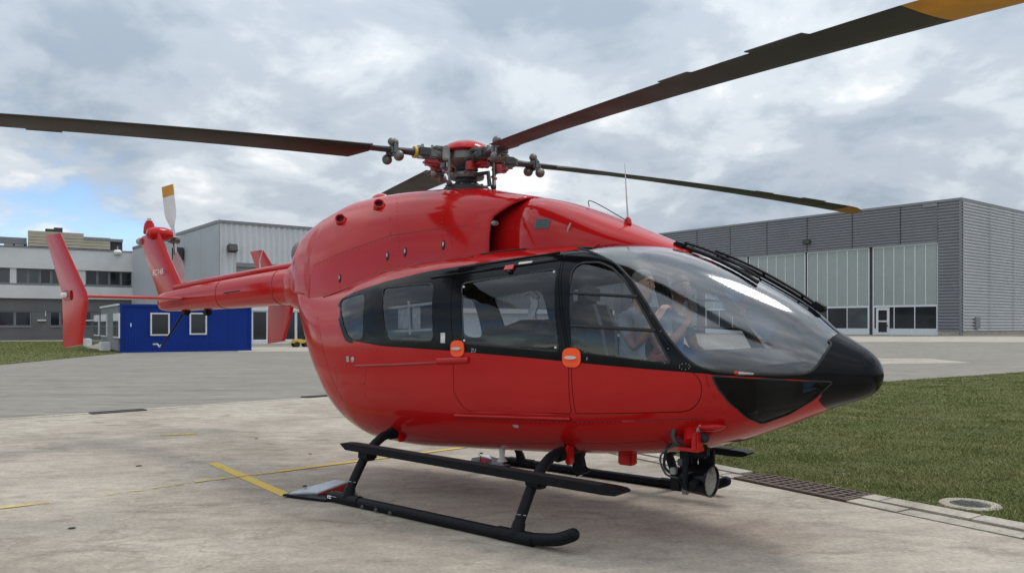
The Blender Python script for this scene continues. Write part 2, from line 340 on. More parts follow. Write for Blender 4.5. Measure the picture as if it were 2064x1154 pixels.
K0 = Vector((3.838, 6.005)); KU = Vector((-0.5476, 0.8367)); KG = Vector((0.8367, 0.5476))
def kp(t, g): q = K0 + KU * t + KG * g; return (q.x, q.y)
A0 = Vector((-8.75, 13.63)); AD = Vector((0.722, 0.692)).normalized()
cor = (-4.08, 18.10); lf = A0 - AD * 22
# apron split into big cast slabs by thin joints
tag(sheet('apron', [kp(-14, 0), kp(14.46, 0), cor, (lf.x, lf.y), (lf.x - 4, -12), (0, -16)], 0.004, 'concrete'), 'pale concrete apron under the red helicopter', kind='structure')
edge = MB(); e0 = A0 - AD * 22; nn = Vector((AD.y, -AD.x))
for k in range(0, 24):
    p = e0 + AD * (k * 1.2 + 0.006); q = e0 + AD * (k * 1.2 + 1.194)
    if q.x > cor[0]: break
    mb = MB(); mb.add([(p.x, p.y, -0.05), (q.x, q.y, -0.05), (q.x + nn.x * .14, q.y + nn.y * .14, -0.05), (p.x + nn.x * .14, p.y + nn.y * .14, -0.05), (p.x, p.y, 0.016), (q.x, q.y, 0.016), (q.x + nn.x * .14, q.y + nn.y * .14, 0.012), (p.x + nn.x * .14, p.y + nn.y * .14, 0.012)], [(4, 5, 6, 7), (0, 1, 5, 4), (1, 2, 6, 5), (2, 3, 7, 6), (3, 0, 4, 7)])
    if k == 0: est = tag(empty('apron_edging'), 'thin pale edging stones between the apron and the asphalt', kind='structure')
    mb.build('edging_stone', 'concrete_pale', est, 30)
# kerb: two rows of flat stones with open joints, beside the grass
kerb = tag(empty('kerb'), 'two rows of flat concrete kerb stones along the grass', kind='structure')
for row, (g0, g1, zt, ln) in enumerate(((0.015, 0.215, 0.014, 1.0), (0.232, 0.45, 0.026, 0.8))):
    t = -7.0 + row * 0.3
    while t < 13.5:
        for (ta, tb) in ([(t, t + ln)] if t + ln <= 1.49 or t >= 2.81 else [q for q in ((t, 1.49), (2.81, t + ln)) if q[1] - q[0] > .1]):
            a, b, c, d = kp(ta + .008, g0), kp(tb - .008, g0), kp(tb - .008, g1), kp(ta + .008, g1); z = zt + random.uniform(-.004, .004); sk = random.uniform(-.004, .004)
            mb = MB(); mb.add([(*a, -.06), (*b, -.06), (*c, -.06), (*d, -.06), (*a, z), (*b, z + sk), (*c, z + sk), (*d, z)], [(4, 5, 6, 7), (0, 1, 5, 4), (1, 2, 6, 5), (2, 3, 7, 6), (3, 0, 4, 7)]); mb.build('kerb_stone', 'concrete_pale', kerb, None)
        t += ln
tag(sheet('kerb_joint', [kp(-8, 0.0), kp(14, 0.0), kp(14, 0.47), kp(-8, 0.47)], 0.002, 'dark_hole'), kind='structure')['label'] = 'dark open joints between the kerb stones'
# grass on the right
GR = [kp(-9, .45), kp(10.0, .45), (10.46, 22.5), (17.45, 27.2), (29, 34.9), (45, 45.5), (60, 50), (60, -6)]
tag(sheet('lawn', GR, 0.012, 'soil'), 'patchy mown lawn beside the kerb', kind='structure')
GL = [(-20.7, 32.26), (-22.2, 45.0), (-22.6, 46.5), (-30, 56), (-40, 78), (-140, 60), (-80, 30), (-40, 26)]
tag(sheet('lawn', GL, 0.012, 'soil'), 'lawn strip in front of the white office block', kind='structure')
GH = [(54.5, 87.5), (70, 94), (90, 104), (90, 92), (66, 84)]
tag(sheet('lawn', GH, 0.02, 'soil'), 'grass patch beside the ribbed hangar wall', kind='structure')
def blades(name, poly, n, hmin, hmax, wd, label, near=None, seed=1):
    g = np.random.default_rng(seed); P = np.array(poly); lo = P.min(0); hi = P.max(0); pts = []
    tot = 0
    while tot < n:
        q = lo + g.random((n * 3, 2)) * (hi - lo)
        if near: keep = g.random(len(q)) < np.clip((near / np.maximum(q[:, 1], 1)) ** 2, 0, 1); q = q[keep]
        q = q[(np.abs(q[:, 0]) < 0.70 * q[:, 1] + 0.6) & (q[:, 1] > 3.5)]
        c = np.zeros(len(q), bool); j = len(P) - 1
        for i in range(len(P)):
            xi, yi = P[i]; xj, yj = P[j]
            c ^= ((yi > q[:, 1]) != (yj > q[:, 1])) & (q[:, 0] < (xj - xi) * (q[:, 1] - yi) / (yj - yi + 1e-12) + xi); j = i
        pts.append(q[c]); tot += c.sum()
    q = np.concatenate(pts)[:n]; q = q + g.normal(0, .035, q.shape) * (g.random(n) < .5)[:, None]; a = g.random(n) * 6.283; cl_ = .95 + .5 * np.clip(np.sin(q[:, 0] * 3.1 + 1.7 * np.sin(q[:, 1] * 2.3)) * np.sin(q[:, 1] * 3.7 + 1.3 * np.sin(q[:, 0] * 1.9)), -.4, 1); h = (hmin + (hmax - hmin) * g.random(n) ** 2) * cl_; sc_ = np.maximum(1, q[:, 1] / 9.0)
    wv = wd * sc_ * (0.6 + 0.8 * g.random(n)); ln = g.normal(0, .75, (n, 2)) * h[:, None]
    V = np.zeros((n, 3, 3)); dx = np.c_[np.cos(a), np.sin(a)] * wv[:, None]
    z0 = 0.41 * ss(28, 80, q[:, 1]) * ss(2, 30, q[:, 0]) + .008
    V[:, 0, :2] = q - dx; V[:, 1, :2] = q + dx; V[:, 2, :2] = q + ln; V[:, 0, 2] = V[:, 1, 2] = z0; V[:, 2, 2] = z0 + h
    me = bpy.data.meshes.new(name); me.vertices.add(3 * n); me.vertices.foreach_set('co', V.ravel()); me.loops.add(3 * n); me.loops.foreach_set('vertex_index', np.arange(3 * n)); me.polygons.add(n); me.polygons.foreach_set('loop_start', np.arange(0, 3 * n, 3)); me.update()
    me.materials.append(MAT['grass']); return tag(link(name, me), label, 'grass', kind='stuff')
gm = bpy.data.materials.new('grass'); gm.use_nodes = True; n_, l_ = nodes(gm); gb = n_['Principled BSDF']; gb.inputs['Roughness'].default_value = 0.6; gb.inputs['Specular IOR Level'].default_value = 0.2
gi = n_.new('ShaderNodeNewGeometry'); gt = n_.new('ShaderNodeTexCoord'); g1 = n_.new('ShaderNodeTexNoise'); g1.inputs['Scale'].default_value = 0.9; g1.inputs['Detail'].default_value = 8; g1.inputs['Roughness'].default_value = 0.65; l_.new(gt.outputs['Object'], g1.inputs['Vector'])
ga = n_.new('ShaderNodeMath'); ga.operation = 'MULTIPLY_ADD'; ga.inputs[1].default_value = 0.42; l_.new(gi.outputs['Random Per Island'], ga.inputs[0])
gs = n_.new('ShaderNodeMath'); gs.operation = 'MULTIPLY_ADD'; gs.inputs[1].default_value = 1.2; gs.inputs[2].default_value = -0.31; l_.new(g1.outputs[0], gs.inputs[0]); l_.new(gs.outputs[0], ga.inputs[2])
gr = n_.new('ShaderNodeValToRGB'); l_.new(ga.outputs[0], gr.inputs[0]); e = gr.color_ramp.elements
for k, (p, c) in enumerate([(0.20, (0.085, 0.115, 0.026)), (0.40, (0.135, 0.165, 0.042)), (0.58, (0.205, 0.210, 0.066)), (0.85, (0.30, 0.26, 0.13))]):
    if k > 1: e.new(0.5)
    e[k].position = p; e[k].color = (*c, 1)
l_.new(gr.outputs[0], gb.inputs['Base Color']); MAT['grass'] = gm
blades('grass', GR, 480000, 0.010, 0.040, 0.0042, 'short patchy green and straw grass beside the kerb', near=8.5, seed=3)
blades('grass', GL, 60000, 0.015, 0.06, 0.004, 'short grass in front of the white office block', seed=4)
# weeds and clover tufts on the near lawn: pale little clumps
cl = MB()
for (px, py) in ((1905, 885), (1915, 888), (1897, 882), (1690, 960), (1702, 958), (1895, 962), (1910, 955), (1480, 905), (1800, 830)):
    p = gpt(px, py)
    for k in range(14):
        a = random.random() * 6.28; r = random.random() * .07; c = Vector((p.x + r * math.cos(a), p.y + r * math.sin(a), .02)); h = random.uniform(.02, .06); b = random.random() * 6.28
        cl.add([c + Vector((.012 * math.cos(b), .012 * math.sin(b), h * .4)), c + Vector((-.012 * math.cos(b), -.012 * math.sin(b), h * .4)), c + Vector((.02 * math.sin(b), .02 * math.cos(b), h))], [(0, 1, 2)])
pm('weed', (0.16, 0.19, 0.07), 0.7); tag(cl.build('weeds', 'weed', None, None), 'pale weed tufts scattered in the lawn', 'weeds', kind='stuff')

# painted lines
def line(name, p, q, wd, mat, label, z=0.008):
    a = gpt(*p); b = gpt(*q); d = (b - a); d.normalize(); n = Vector((-d.y, d.x, 0)) * wd / 2
    return tag(sheet(name, [(a - n)[:2], (b - n)[:2], (b + n)[:2], (a + n)[:2]], z, mat), label, kind='structure')
line('painted_line', (428, 933), (578, 999), 0.115, 'paint_good', 'bright yellow painted bar crossing the long line')
line('painted_line', (560, 951), (960, 899), 0.095, 'paint_good', 'crisp stretch of the long yellow line by the helicopter', 0.0115)
line('painted_line', (390, 972), (556, 951.5), 0.095, 'paint_worn', 'worn stretch of the long yellow line', 0.0115)
line('painted_line', (190, 1003), (385, 972.8), 0.085, 'paint_faded', 'faded stretch of the long yellow line', 0.0115)
line('painted_line', (-60, 1032), (100, 1013), 0.095, 'paint_worn', 'yellow line stretch far from the helicopter tail', 0.0115)
line('painted_line', (322, 878), (398, 873), 0.20, 'paint_worn', 'small worn yellow patch on the apron')
line('painted_line', (960, 899), (1330, 858), 0.095, 'paint_good', 'yellow line running under the belly', 0.0115)
# pale concrete taxi strips in front of the hangar
def strip(pts, mat, label, z=0.006):
    return tag(sheet('taxi_strip', [(p.x, p.y) for p in pts], z, mat, sub=3), label, kind='structure')
def gpz(px, py):
    z = 0.0
    for _ in range(30): p = gpt(px, py, z); z = gz(p.x, p.y)
    return p
strip([gpz(1500, 679.5), gpz(2100, 678), gpz(2300, 690), gpz(1640, 689)], 'concrete_pale', 'pale concrete strip along the hangar doors')
strip([gpz(1700, 722), gpz(1870, 722), gpz(1960, 731), gpz(1660, 735)], 'concrete', 'pale concrete slab beyond the lawn')
strip([gpz(480, 700), gpz(700, 697), gpz(900, 705), gpz(480, 709)], 'concrete_pale', 'pale pavement before the silver hall')

# small things on the ground
def grate(px, py, lx, ly, rot, mat, label, nb, cross, loc=None):
    p = loc or gpt(px, py); t = empty('drain_grate', (p.x, p.y, 0.0), rot, label, 'drain grate')
    MB().bb((-lx / 2, -ly / 2, .0075), (lx / 2, ly / 2, .0095)).build('pit', 'dark_hole', t, None)
    fr = MB(); tt = .022
    fr.bb((-lx / 2, -ly / 2, .0), (lx / 2, -ly / 2 + tt, .026)).bb((-lx / 2, ly / 2 - tt, .0), (lx / 2, ly / 2, .026)).bb((-lx / 2, -ly / 2 + tt, .0), (-lx / 2 + tt, ly / 2 - tt, .026)).bb((lx / 2 - tt, -ly / 2 + tt, .0), (lx / 2, ly / 2 - tt, .026)); fr.build('frame', mat, t, None)
    for i in range(nb):
        x = -lx / 2 + tt + (lx - 2 * tt) * (i + .5) / nb; MB().bb((x - .010, -ly / 2 + tt, .004), (x + .010, ly / 2 - tt, .023)).build('bar', mat, t, None)
    for j in range(cross):
        y = -ly / 2 + tt + (ly - 2 * tt) * (j + .5) / cross; MB().bb((-lx / 2 + tt, y - .008, .005), (lx / 2 - tt, y + .008, .020)).build('cross_bar', mat, t, None)
    return t
kq = K0 + KU * 2.15 + KG * 0.245
grate(0, 0, 1.30, 0.44, math.atan2(KU.y, KU.x), 'rust', 'rusty iron drain grate set in the kerb beside the lawn', 13, 4, loc=kq)
aq = gpt(238, 830); grate(0, 0, 0.95, 0.26, math.atan2(AD.y, AD.x), 'iron', 'dark drain grate on the edge of the asphalt taxiway', 10, 2, loc=aq)
aq = gpt(645, 799); grate(0, 0, 0.8, 0.3, math.atan2(AD.y, AD.x), 'iron', 'drain grate beside the apron corner behind the helicopter', 8, 2, loc=aq)
mh = gpt(1955, 1020); t = empty('manhole', (mh.x, mh.y, 0), 0.4, 'round concrete manhole ring with iron cover in the lawn', 'manhole')
m_ = MB(); m_.lathe([(.16, .0), (.25, .0), (.25, .02), (.24, .028), (.17, .028), (.16, .022)], n=28); m_.f = m_.f[:-2]; m_.m = m_.m[:-2]; m_.build('ring', 'concrete', t)
MB().lathe([(.0, .006), (.156, .006), (.156, .022), (.15, .026), (.0, .026)], n=28).build('cover', 'iron', t)
for k in range(7): MB().bb((-.11 + abs(k - 3) * .02, -.115 + k * .038, .0255), (.11 - abs(k - 3) * .02, -.097 + k * .038, .031)).build('rib', 'iron', t, None)
for (px, py, r) in ((280, 939, .034), (145, 1065, .028), (517, 884, .022), (625, 915, .020)):
    p = gpt(px, py); t = tag(MB().lathe([(.0, .002), (r, .002), (r, .0085), (r * .8, .0095), (.0, .0095)], n=14).build('ground_anchor', 'dark_hole'), {280: 'dark round tie-down cap near the yellow bar on the apron', 145: 'dark tie-down cap farthest out on the empty apron', 517: 'small dark tie-down cap beyond the yellow bar', 625: 'tiny dark tie-down cap behind the rear skid'}[px], 'tie-down cap'); t.location = (p.x, p.y, 0)
# ------------------------------------------------------------------ buildings
class Wall:                                    # local x along the wall, y into the building, z up
    def __init__(s, px, D, ang, z=0.0, base=None):
        s.o = Vector(((px - CX) / F * D, D)) if base is None else Vector(base); s.a = R(ang); s.d = Vector((math.cos(s.a), math.sin(s.a))); s.z = z
    def s(s, px):                              # position along the wall under pixel column px
        k = (px - CX) / F; return (k * s.o.y - s.o.x) / (s.d.x - k * s.d.y)
    def h(s, px, py):                          # height above the wall foot
        D = s.o.y + s.d.y * s.s(px); return CAMH + (HY - py) / F * D - s.z
def mat_(ax): return ax
def window(parent, x0, x1, z0, z1, y=0.0, fw=0.06, fmat='frame_white', pmat='pane_dark', mull=0, depth=0.06, sill=False):
    t = MB(); t.bb((x0, y - depth, z0), (x1, y + .02, z0 + fw)).bb((x0, y - depth, z1 - fw), (x1, y + .02, z1)).bb((x0, y - depth, z0 + fw), (x0 + fw, y + .02, z1 - fw)).bb((x1 - fw, y - depth, z0 + fw), (x1, y + .02, z1 - fw))
    for k in range(mull):
        x = x0 + (x1 - x0) * (k + 1) / (mull + 1); t.bb((x - fw / 2, y - depth, z0 + fw), (x + fw / 2, y + .02, z1 - fw))
    w = t.build('window', fmat, parent, None)
    for k in range(mull + 1):
        a = x0 + (x1 - x0) * k / (mull + 1) + fw / 2 + .002; b = x0 + (x1 - x0) * (k + 1) / (mull + 1) - fw / 2 - .002
        MB().bb((a, y - .012, z0 + fw - .004), (b, y + .01, z1 - fw + .004)).build('pane', pmat, w, None)
    if sill: MB().bb((x0 - .05, y - depth - .1, z0 - .06), (x1 + .05, y + .0, z0 - .003)).build('sill', fmat, w, None)
    return w
def corr_h(x0, x1, z0, z1, pitch, amp, y=0.0):   # sheet with horizontal waves
    n = max(4, int(round((z1 - z0) / pitch)) * 4); vs = []; fs = []
    for i in range(n + 1):
        z = z0 + (z1 - z0) * i / n; ph = i % 4; o = (-amp, -amp, amp, amp)[ph]; vs += [(x0, y + o, z), (x1, y + o, z)]
    for i in range(n): fs.append((2 * i, 2 * i + 1, 2 * i + 3, 2 * i + 2))
    return vs, fs
def corr_v(x0, x1, z0, z1, pitch, amp, y=0.0, zr=None):
    n = max(4, int(round((x1 - x0) / pitch)) * 4); vs = []; fs = []
    for i in range(n + 1):
        x = x0 + (x1 - x0) * i / n; o = (-amp, -amp, amp, amp)[i % 4]; vs += [(x, y + o, z0), (x, y + o, z1)]
    for i in range(n): fs.append((2 * i, 2 * i + 2, 2 * i + 3, 2 * i + 1))
    return vs, fs

# --- large ribbed hangar on the right
HZ = 0.40; W1 = Wall(1937, 90.0, 38 + 90, HZ); W1.d = Vector((math.cos(R(128)), math.sin(R(128))))
HT = W1.h(1937, 398)
hang = empty('hangar', (W1.o.x, W1.o.y, HZ), R(128), 'large grey ribbed hangar with tall translucent sliding doors', 'hangar')
# in local axes: x runs along the door front away from the corner, +y points out of the doors' back side -> use y<0 as outside after flipping
def HP(mb): mb.v = [(x, -y, z) for x, y, z in mb.v]; mb.f = [f[::-1] for f in mb.f]; return mb
Lf = 62.0; core = MB(); core.bb((0.3, 0.35, 0.0), (Lf, 58, HT - .3)); HP(core).build('wall', 'roof_dark', hang, None)
dt = W1.h(1890, 487) ; xd0 = W1.s(1890); xd1 = W1.s(1508) + 8.0; seams = [0.0] + [W1.s(p) for p in (1815, 1718, 1627, 1546, 1472, 1405)] + [W1.s(1340), W1.s(1340) + 4.6, W1.s(1340) + 9.2, Lf]
seams = sorted(set([max(0, q) for q in seams]))
for k in range(len(seams) - 1):
    a, b = seams[k] + .05, seams[k + 1] - .05
    if a < xd0 < b:
        for (q0, q1, zb) in ((a, xd0, 0.5), (xd0 + .002, b, dt)):
            m = MB(); m.add(*corr_h(q0, q1, zb, HT - .25, .36, .085)); HP(m).build('cladding_panel', 'clad_grey', hang, None)
    else:
        m = MB(); m.add(*corr_h(a, b, dt if b < xd1 + 3 else .5, HT - .25, .36, .085)); HP(m).build('cladding_panel', 'clad_grey', hang, None)
m = MB().bb((-.12, -.12, HT - .27), (Lf, 1.2, HT)); HP(m).build('roof_trim', 'frame_grey', hang, None)
m = MB().bb((-.06, -.075, 0.0), (.16, .3, HT - .28)); HP(m).build('corner_trim', 'frame_grey', hang, None)
m = MB().bb((xd0 - 1.5, .1, dt - .0), (xd1, .33, dt + .10)); HP(m).build('door_track', 'frame_grey', hang, None)
m = MB().bb((.2, -.02, 0.0), (xd0 - .05, .32, 0.49)); HP(m).build('plinth', 'concrete_pale', hang, None)
# side wall on the right of the corner, its light put into paler cladding
side = 40.0; yy = 0
ss_ = Wall(1937, 90.0, 38, HZ); sj = [0.05] + [ss_.s(p) for p in (1992, 2040)] + [24, 32, 40]
for k in range(len(sj) - 1):
    m = MB(); vs, fs = corr_h(sj[k] + .05, sj[k + 1] - .05, .55, HT - .25, .36, .11); m.add([(y + .02 - .12, x, z) for x, y, z in vs], fs); m.v = [(x, -y, z) for x, y, z in m.v]; m.build('cladding_panel', 'clad_silver_lit', hang, None)
m = MB().bb((-.10, .3, 0), (.28, 40, .53)); HP(m).build('plinth', 'concrete_pale', hang, None)
m = MB().bb((-.14, 1.21, HT - .27), (.5, 40, HT - .005)); HP(m).build('roof_trim', 'frame_grey', hang, None)
m = MB().bb((-.35, 3.1, .8), (-.12, 4.3, 2.1), bev=.03); HP(m).build('meter_box', 'frame_grey', hang, None)
# sliding door leaves: translucent upper panels between white mullions, a glazed row below
zw1 = W1.h(1890, 617); zw0 = W1.h(1890, 662)
for (q0, q1, npan, hasdoor) in ((1890, 1757, 6, True), (1751, 1625, 6, False), (1622, 1508, 6, False), (1505, 1420, 5, False)):
    a, b = W1.s(q0) + .03, W1.s(q1) - .03
    leaf = MB().bb((a, .17, .02), (b, .30, zw0)).bb((a, .17, zw1), (b, .30, zw1 + .22)).bb((a, .17, dt - .2), (b, .30, dt - .003)); leaf.bb((a, .17, zw0), (a + .2, .30, zw1)).bb((b - .2, .17, zw0), (b, .30, zw1)).bb((a, .172, zw1 + .22), (a + .14, .30, dt - .2)).bb((b - .14, .172, zw1 + .22), (b, .30, dt - .2))
    lf_ = HP(leaf).build('sliding_door', 'frame_white', hang, None)
    for k in range(npan):
        p0 = a + .14 + (b - a - .28) * k / npan; p1 = a + .14 + (b - a - .28) * (k + 1) / npan
        m = MB().bb((p0 + .05, .21, zw1 + .19), (p1 - .05, .27, dt - .17)); HP(m).build('door_panel', 'translucent', lf_, None)
        if k: m = MB().bb((p0 - .05 + random.uniform(-.015, .015), .15, zw1 + .2), (p0 + .048, .29, dt - .19)); HP(m).build('mullion', 'frame_white', lf_, None)
    nw = 3
    for k in range(nw):
        p0 = a + .2 + (b - a - .4) * k / nw; p1 = a + .2 + (b - a - .4) * (k + 1) / nw
        if hasdoor and k == nw - 1:      # wicket door
            w_ = p1 - p0
            m = MB().bb((p1 - 1.9, .13, .03), (p1 - .25, .2, zw1 - .05)); d_ = HP(m).build('wicket_door', 'frame_white', lf_, None)
            for (za, zb) in ((.35, zw1 * .47), (zw1 * .53, zw1 - .35)): m = MB().bb((p1 - 1.6, .11, za), (p1 - .55, .128, zb)); HP(m).build('pane', 'pane_dark', d_, None)
            m = MB().bb((p1 - 1.72, .07, 1.0), (p1 - 1.66, .128, 1.25)); HP(m).build('handle', 'iron', d_, None)
            m = MB().bb((p0 + .06, .20, zw0 - .02), (p1 - 1.95, .25, zw1 + .02)); HP(m).build('pane', 'pane_dark', lf_, None)
        else:
            m = MB().bb((p0 + .05, .20, zw0 - .02), (p1 - .05, .25, zw1 + .02)); HP(m).build('pane', 'pane_dark' if q0 > 1800 or k == 1 else 'pane_grey', lf_, None)
        if k: m = MB().bb((p0 - .05, .16, zw0 - .01), (p0 + .05, .29, zw1 + .01)); HP(m).build('mullion', 'frame_white', lf_, None)
m = MB().bb((W1.s(1628) - .5, -.5, W1.h(1628, 492)), (W1.s(1628) + .5, -.05, W1.h(1628, 484)), bev=.04); t = HP(m).build('floodlight', 'iron', hang, 30)
m = MB().bb((W1.s(1874) - .9, -.16, W1.h(1874, 417)), (W1.s(1874) + .7, -.06, W1.h(1874, 411))); HP(m).build('vent', 'clad_grey', hang, None)

# --- silver corrugated hall behind the tail
W2 = Wall(443, 66.0, 38); H2 = W2.h(443, 443); hall = empty('hall', (W2.o.x, W2.o.y, 0), R(38), 'silver corrugated industrial hall behind the tail boom', 'hall')
Lh = 46.0; x5 = W2.s(476); zl = W2.h(500, 530)
MB().bb((.25, .3, 0), (Lh, 34, H2 - .25)).build('wall', 'clad_silver_lit', hall, None)
k = 0.0
while k < Lh - .1:
    b = min(k + 3.0, Lh); m = MB(); zb = 0.6 if b <= x5 + 2.9 and k < x5 - .2 and b <= x5 + .2 else zl
    if k < x5 < b:
        m.add(*corr_v(k, x5, .6, H2 - .22, .50, .04)); m.build('cladding_panel', 'clad_silver_lit', hall, None); m = MB(); m.add(*corr_v(x5 + .002, b, zl, H2 - .22, .50, .04)); m.build('cladding_panel', 'clad_silver_lit', hall, None)
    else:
        m.add(*corr_v(k, b, zb, H2 - .22, .50, .04)); m.build('cladding_panel', 'clad_silver_lit', hall, None)
    k += 3.0
MB().bb((-.1, -.1, H2 - .24), (Lh, .6, H2)).build('roof_trim', 'frame_grey', hall, None)
MB().bb((x5, -.10, zl - .35), (Lh, .29, zl - .003)).build('lintel', 'frame_grey', hall, None)
zt = W2.h(560, 626); zb = W2.h(560, 686)
MB().bb((x5, .04, zt + .5), (Lh, .28, zl - .36)).build('shutter', 'frame_grey', hall, None)
MB().bb((x5, -.05, zt), (Lh, .28, zt + .48)).build('beam', 'frame_white', hall, None)
MB().bb((x5, -.06, 0.0), (Lh, .28, zb)).build('base_wall', 'frame_white', hall, None)
xs = [W2.s(p) for p in (478, 508, 540, 568, 597, 626, 655)]
for a, b in zip(xs[:-1], xs[1:]):
    window(hall, a + .01, b - .01, zb + .003, zt - .003, y=.1, fw=.10, pmat='pane_dark')
# left gable side of the hall (smooth panels), shade put into the darker colour
WL = 29.5; k = 0
while k < WL:
    b = min(k + 4.9, WL); m = MB().bb((-.06, k + .02, .2), (.2, b - .02, H2 - .26)); m.build('wall_panel', 'clad_shaded', hall, None); k += 4.9
MB().bb((-.12, .61, H2 - .25), (.3, WL, H2 + .02)).build('roof_trim', 'frame_grey', hall, None)
lamp = MB(); fx, fz = W2.s(465), W2.h(465, 501)
lamp.box((fx, -.45, fz), (.75, .5, .62), Matrix.Rotation(R(-18), 3, 'X'), bev=.05).bb((fx - .12, -.3, fz - .1), (fx + .12, -.02, fz + .35)); tag(lamp.build('wall_floodlight', 'iron'), 'black floodlight box on the corrugated hall wall', 'floodlight'); bpy.data.objects['wall_floodlight'].location = (W2.o.x, W2.o.y, 0); bpy.data.objects['wall_floodlight'].rotation_euler = (0, 0, R(38))
WG = Wall(443, 66.0, 128); gy_ = WG.s(368); gz_ = WG.h(368, 512)
lamp = MB().bb((-.7, gy_ - .8, gz_ - .55), (-.12, gy_ + .8, gz_ + .55), bev=.04)
for k in range(7): lamp.bb((-.78, gy_ - .75 + k * .22, gz_ - .6), (-.69, gy_ - .65 + k * .22, gz_ + .6))
lamp.bb((-.4, gy_ - .95, gz_ - .95), (-.3, gy_ - .82, gz_ + .5))
lo_ = tag(lamp.build('wall_ventilator', 'iron'), 'dark ribbed ventilator box on the hall gable wall', 'ventilator'); lo_.location = (W2.o.x, W2.o.y, 0); lo_.rotation_euler = (0, 0, R(38))

# --- white office block on the left
W3 = Wall(0, 84.0, 34); offx = -34.0; off = empty('office_block', (W3.o.x, W3.o.y, 0), R(34), 'two-storey white office block with ribbon windows and roof plant', 'office block')
xe = W3.s(269); H3 = W3.h(0, 497)
zs = [W3.h(60, p) for p in (683, 657, 627, 601, 575, 541)]   # ground, sill 1, head 1, band, sill 2, head 2
z1, z2, z3, z4, z5 = zs[1], zs[2], zs[3], zs[4], zs[5]
MB().bb((offx, .35, 0), (xe, 26, H3 - .5)).build('wall', 'plaster_grey', off, None)
MB().bb((offx, 0, 0), (xe - .02, .34, z1)).build('lower_wall', 'plaster_grey', off, None)
MB().bb((offx, -.04, z2 ), (xe - .02, .34, z3 - .003)).build('lower_lintel', 'plaster_grey', off, None)
MB().bb((offx, -.35, z3), (xe, .34, z4)).build('spandrel', 'plaster', off, None)
MB().bb((offx, -.35, z5), (xe, .34, H3)).build('parapet', 'plaster', off, None)
MB().bb((offx, -.42, H3 + .002), (xe + .1, 1.2, H3 + .14)).build('roof_edge', 'frame_grey', off, None)
MB().bb((offx, -.30, z4 + .003), (xe, .0, z4 + .18)).build('sill_band', 'frame_grey', off, None)
def ribbon(x0, x1, n, za, zb, pier, pm_, y):
    for k in range(n):
        a = x0 + (x1 - x0) * k / n; b = x0 + (x1 - x0) * (k + 1) / n
        window(off, a + .01, b - .01, za + .002, zb - .002, y=y, fw=.10, fmat='frame_grey', pmat=pm_ if random.random() < .75 else 'pane_dark')
def pier(x0, x1, za, zb, y, m): MB().bb((x0, y, za + .002), (x1, .34, zb - .002)).build('pier', m, off, None)
u = [W3.s(p) for p in (20, 33, 126, 172, 267)]
ribbon(u[0] - 16.2, u[0], 9, z4 + .19, z5, 0, 'pane_grey', .1); pier(u[0], u[1], z4 + .19, z5, -.2, 'plaster'); ribbon(u[1], u[2], 4, z4 + .19, z5, 0, 'pane_grey', .1); pier(u[2], u[3], z4 + .19, z5, -.2, 'plaster'); ribbon(u[3], u[4], 4, z4 + .19, z5, 0, 'pane_dark', .1)
v = [W3.s(p) for p in (63, 100, 185, 215, 267)]
ribbon(v[0] - 9, v[0], 6, z1, z2, 0, 'pane_dark', .12); pier(v[0], v[1], z1, z2, .0, 'plaster_grey'); ribbon(v[1], v[2], 4, z1, z2, 0, 'pane_dark', .12); pier(v[2], v[3], z1, z2, 0, 'plaster_grey'); ribbon(v[3], v[4], 2, z1, z2, 0, 'pane_dark', .12)
pier(v[0] - 21, v[0] - 9, z1, z2, .0, 'plaster_grey')
MB().bb((v[0] - 9.1, -.08, z1 - .12), (v[0] + .1, .0, z1 - .003)).build('sill', 'frame_grey', off, None); MB().bb((v[1] - .1, -.08, z1 - .12), (v[2] + .1, .0, z1 - .003)).build('sill', 'frame_grey', off, None)
# roof plant screen: rows of beige boards
p0, p1 = W3.s(58), W3.s(252); zb_ = H3 + .35; zt_ = W3.h(58, 461)
MB().bb((p0 + .3, 1.9, H3 - .2), (p1, 7.5, zt_ - .5)).build('plant_room', 'roof_dark', off, None)
xm = W3.s(172); nr = 5
for k in range(nr):
    za = zb_ + (zt_ - zb_) * k / nr
    MB().bb((p0, 1.5, za + .02), (xm if k == nr - 1 else W3.s(226), 1.85, za + (zt_ - zb_) / nr - .02)).build('screen_board', 'louvre_beige', off, None)
MB().bb((xm + .02, 1.45, zt_ - .75), (p1, 6, zt_ - .45)).build('plant_roof', 'frame_grey', off, None)
for px in (70, 95, 120, 150, 180, 205, 235):
    x = W3.s(px); MB().bb((x - .1, 1.6, H3 - .1), (x + .1, 1.8, zb_ + .03)).build('screen_post', 'frame_grey', off, None)
m = MB().bb((W3.s(95), 2, zt_ - .05), (W3.s(112), 3, zt_ + .35)).bb((W3.s(113), 2.2, zt_ - .05), (W3.s(130), 3.2, zt_ + .55)); m.build('roof_cowl', 'roof_dark', off, None)
MB().bb((W3.s(0) - 12, 2.0, H3 + .55), (W3.s(56), 2.5, H3 + 1.25)).build('roof_duct', 'frame_grey', off, None)
for px in (-40, -5, 30, 52): x = W3.s(px); MB().bb((x - .08, 2.1, H3 - .1), (x + .08, 2.3, H3 + .56)).build('duct_leg', 'iron', off, None)
MB().tube([(W3.s(10), 3.2, H3 + .45), (W3.s(58), 3.2, H3 + .45)], .42, 14).build('white_pipe', 'white', off)
MB().lathe([(.0, .0), (.35, .0), (.45, .25), (.3, .5), (0, .55)], (W3.s(236), -.45, W3.h(236, 513)), n=14).build('dome_camera', 'white', off); MB().bb((W3.s(236) - .06, -.5, W3.h(236, 511)), (W3.s(236) + .06, -.34, H3 + .6)).build('camera_bracket', 'steel', off, None)
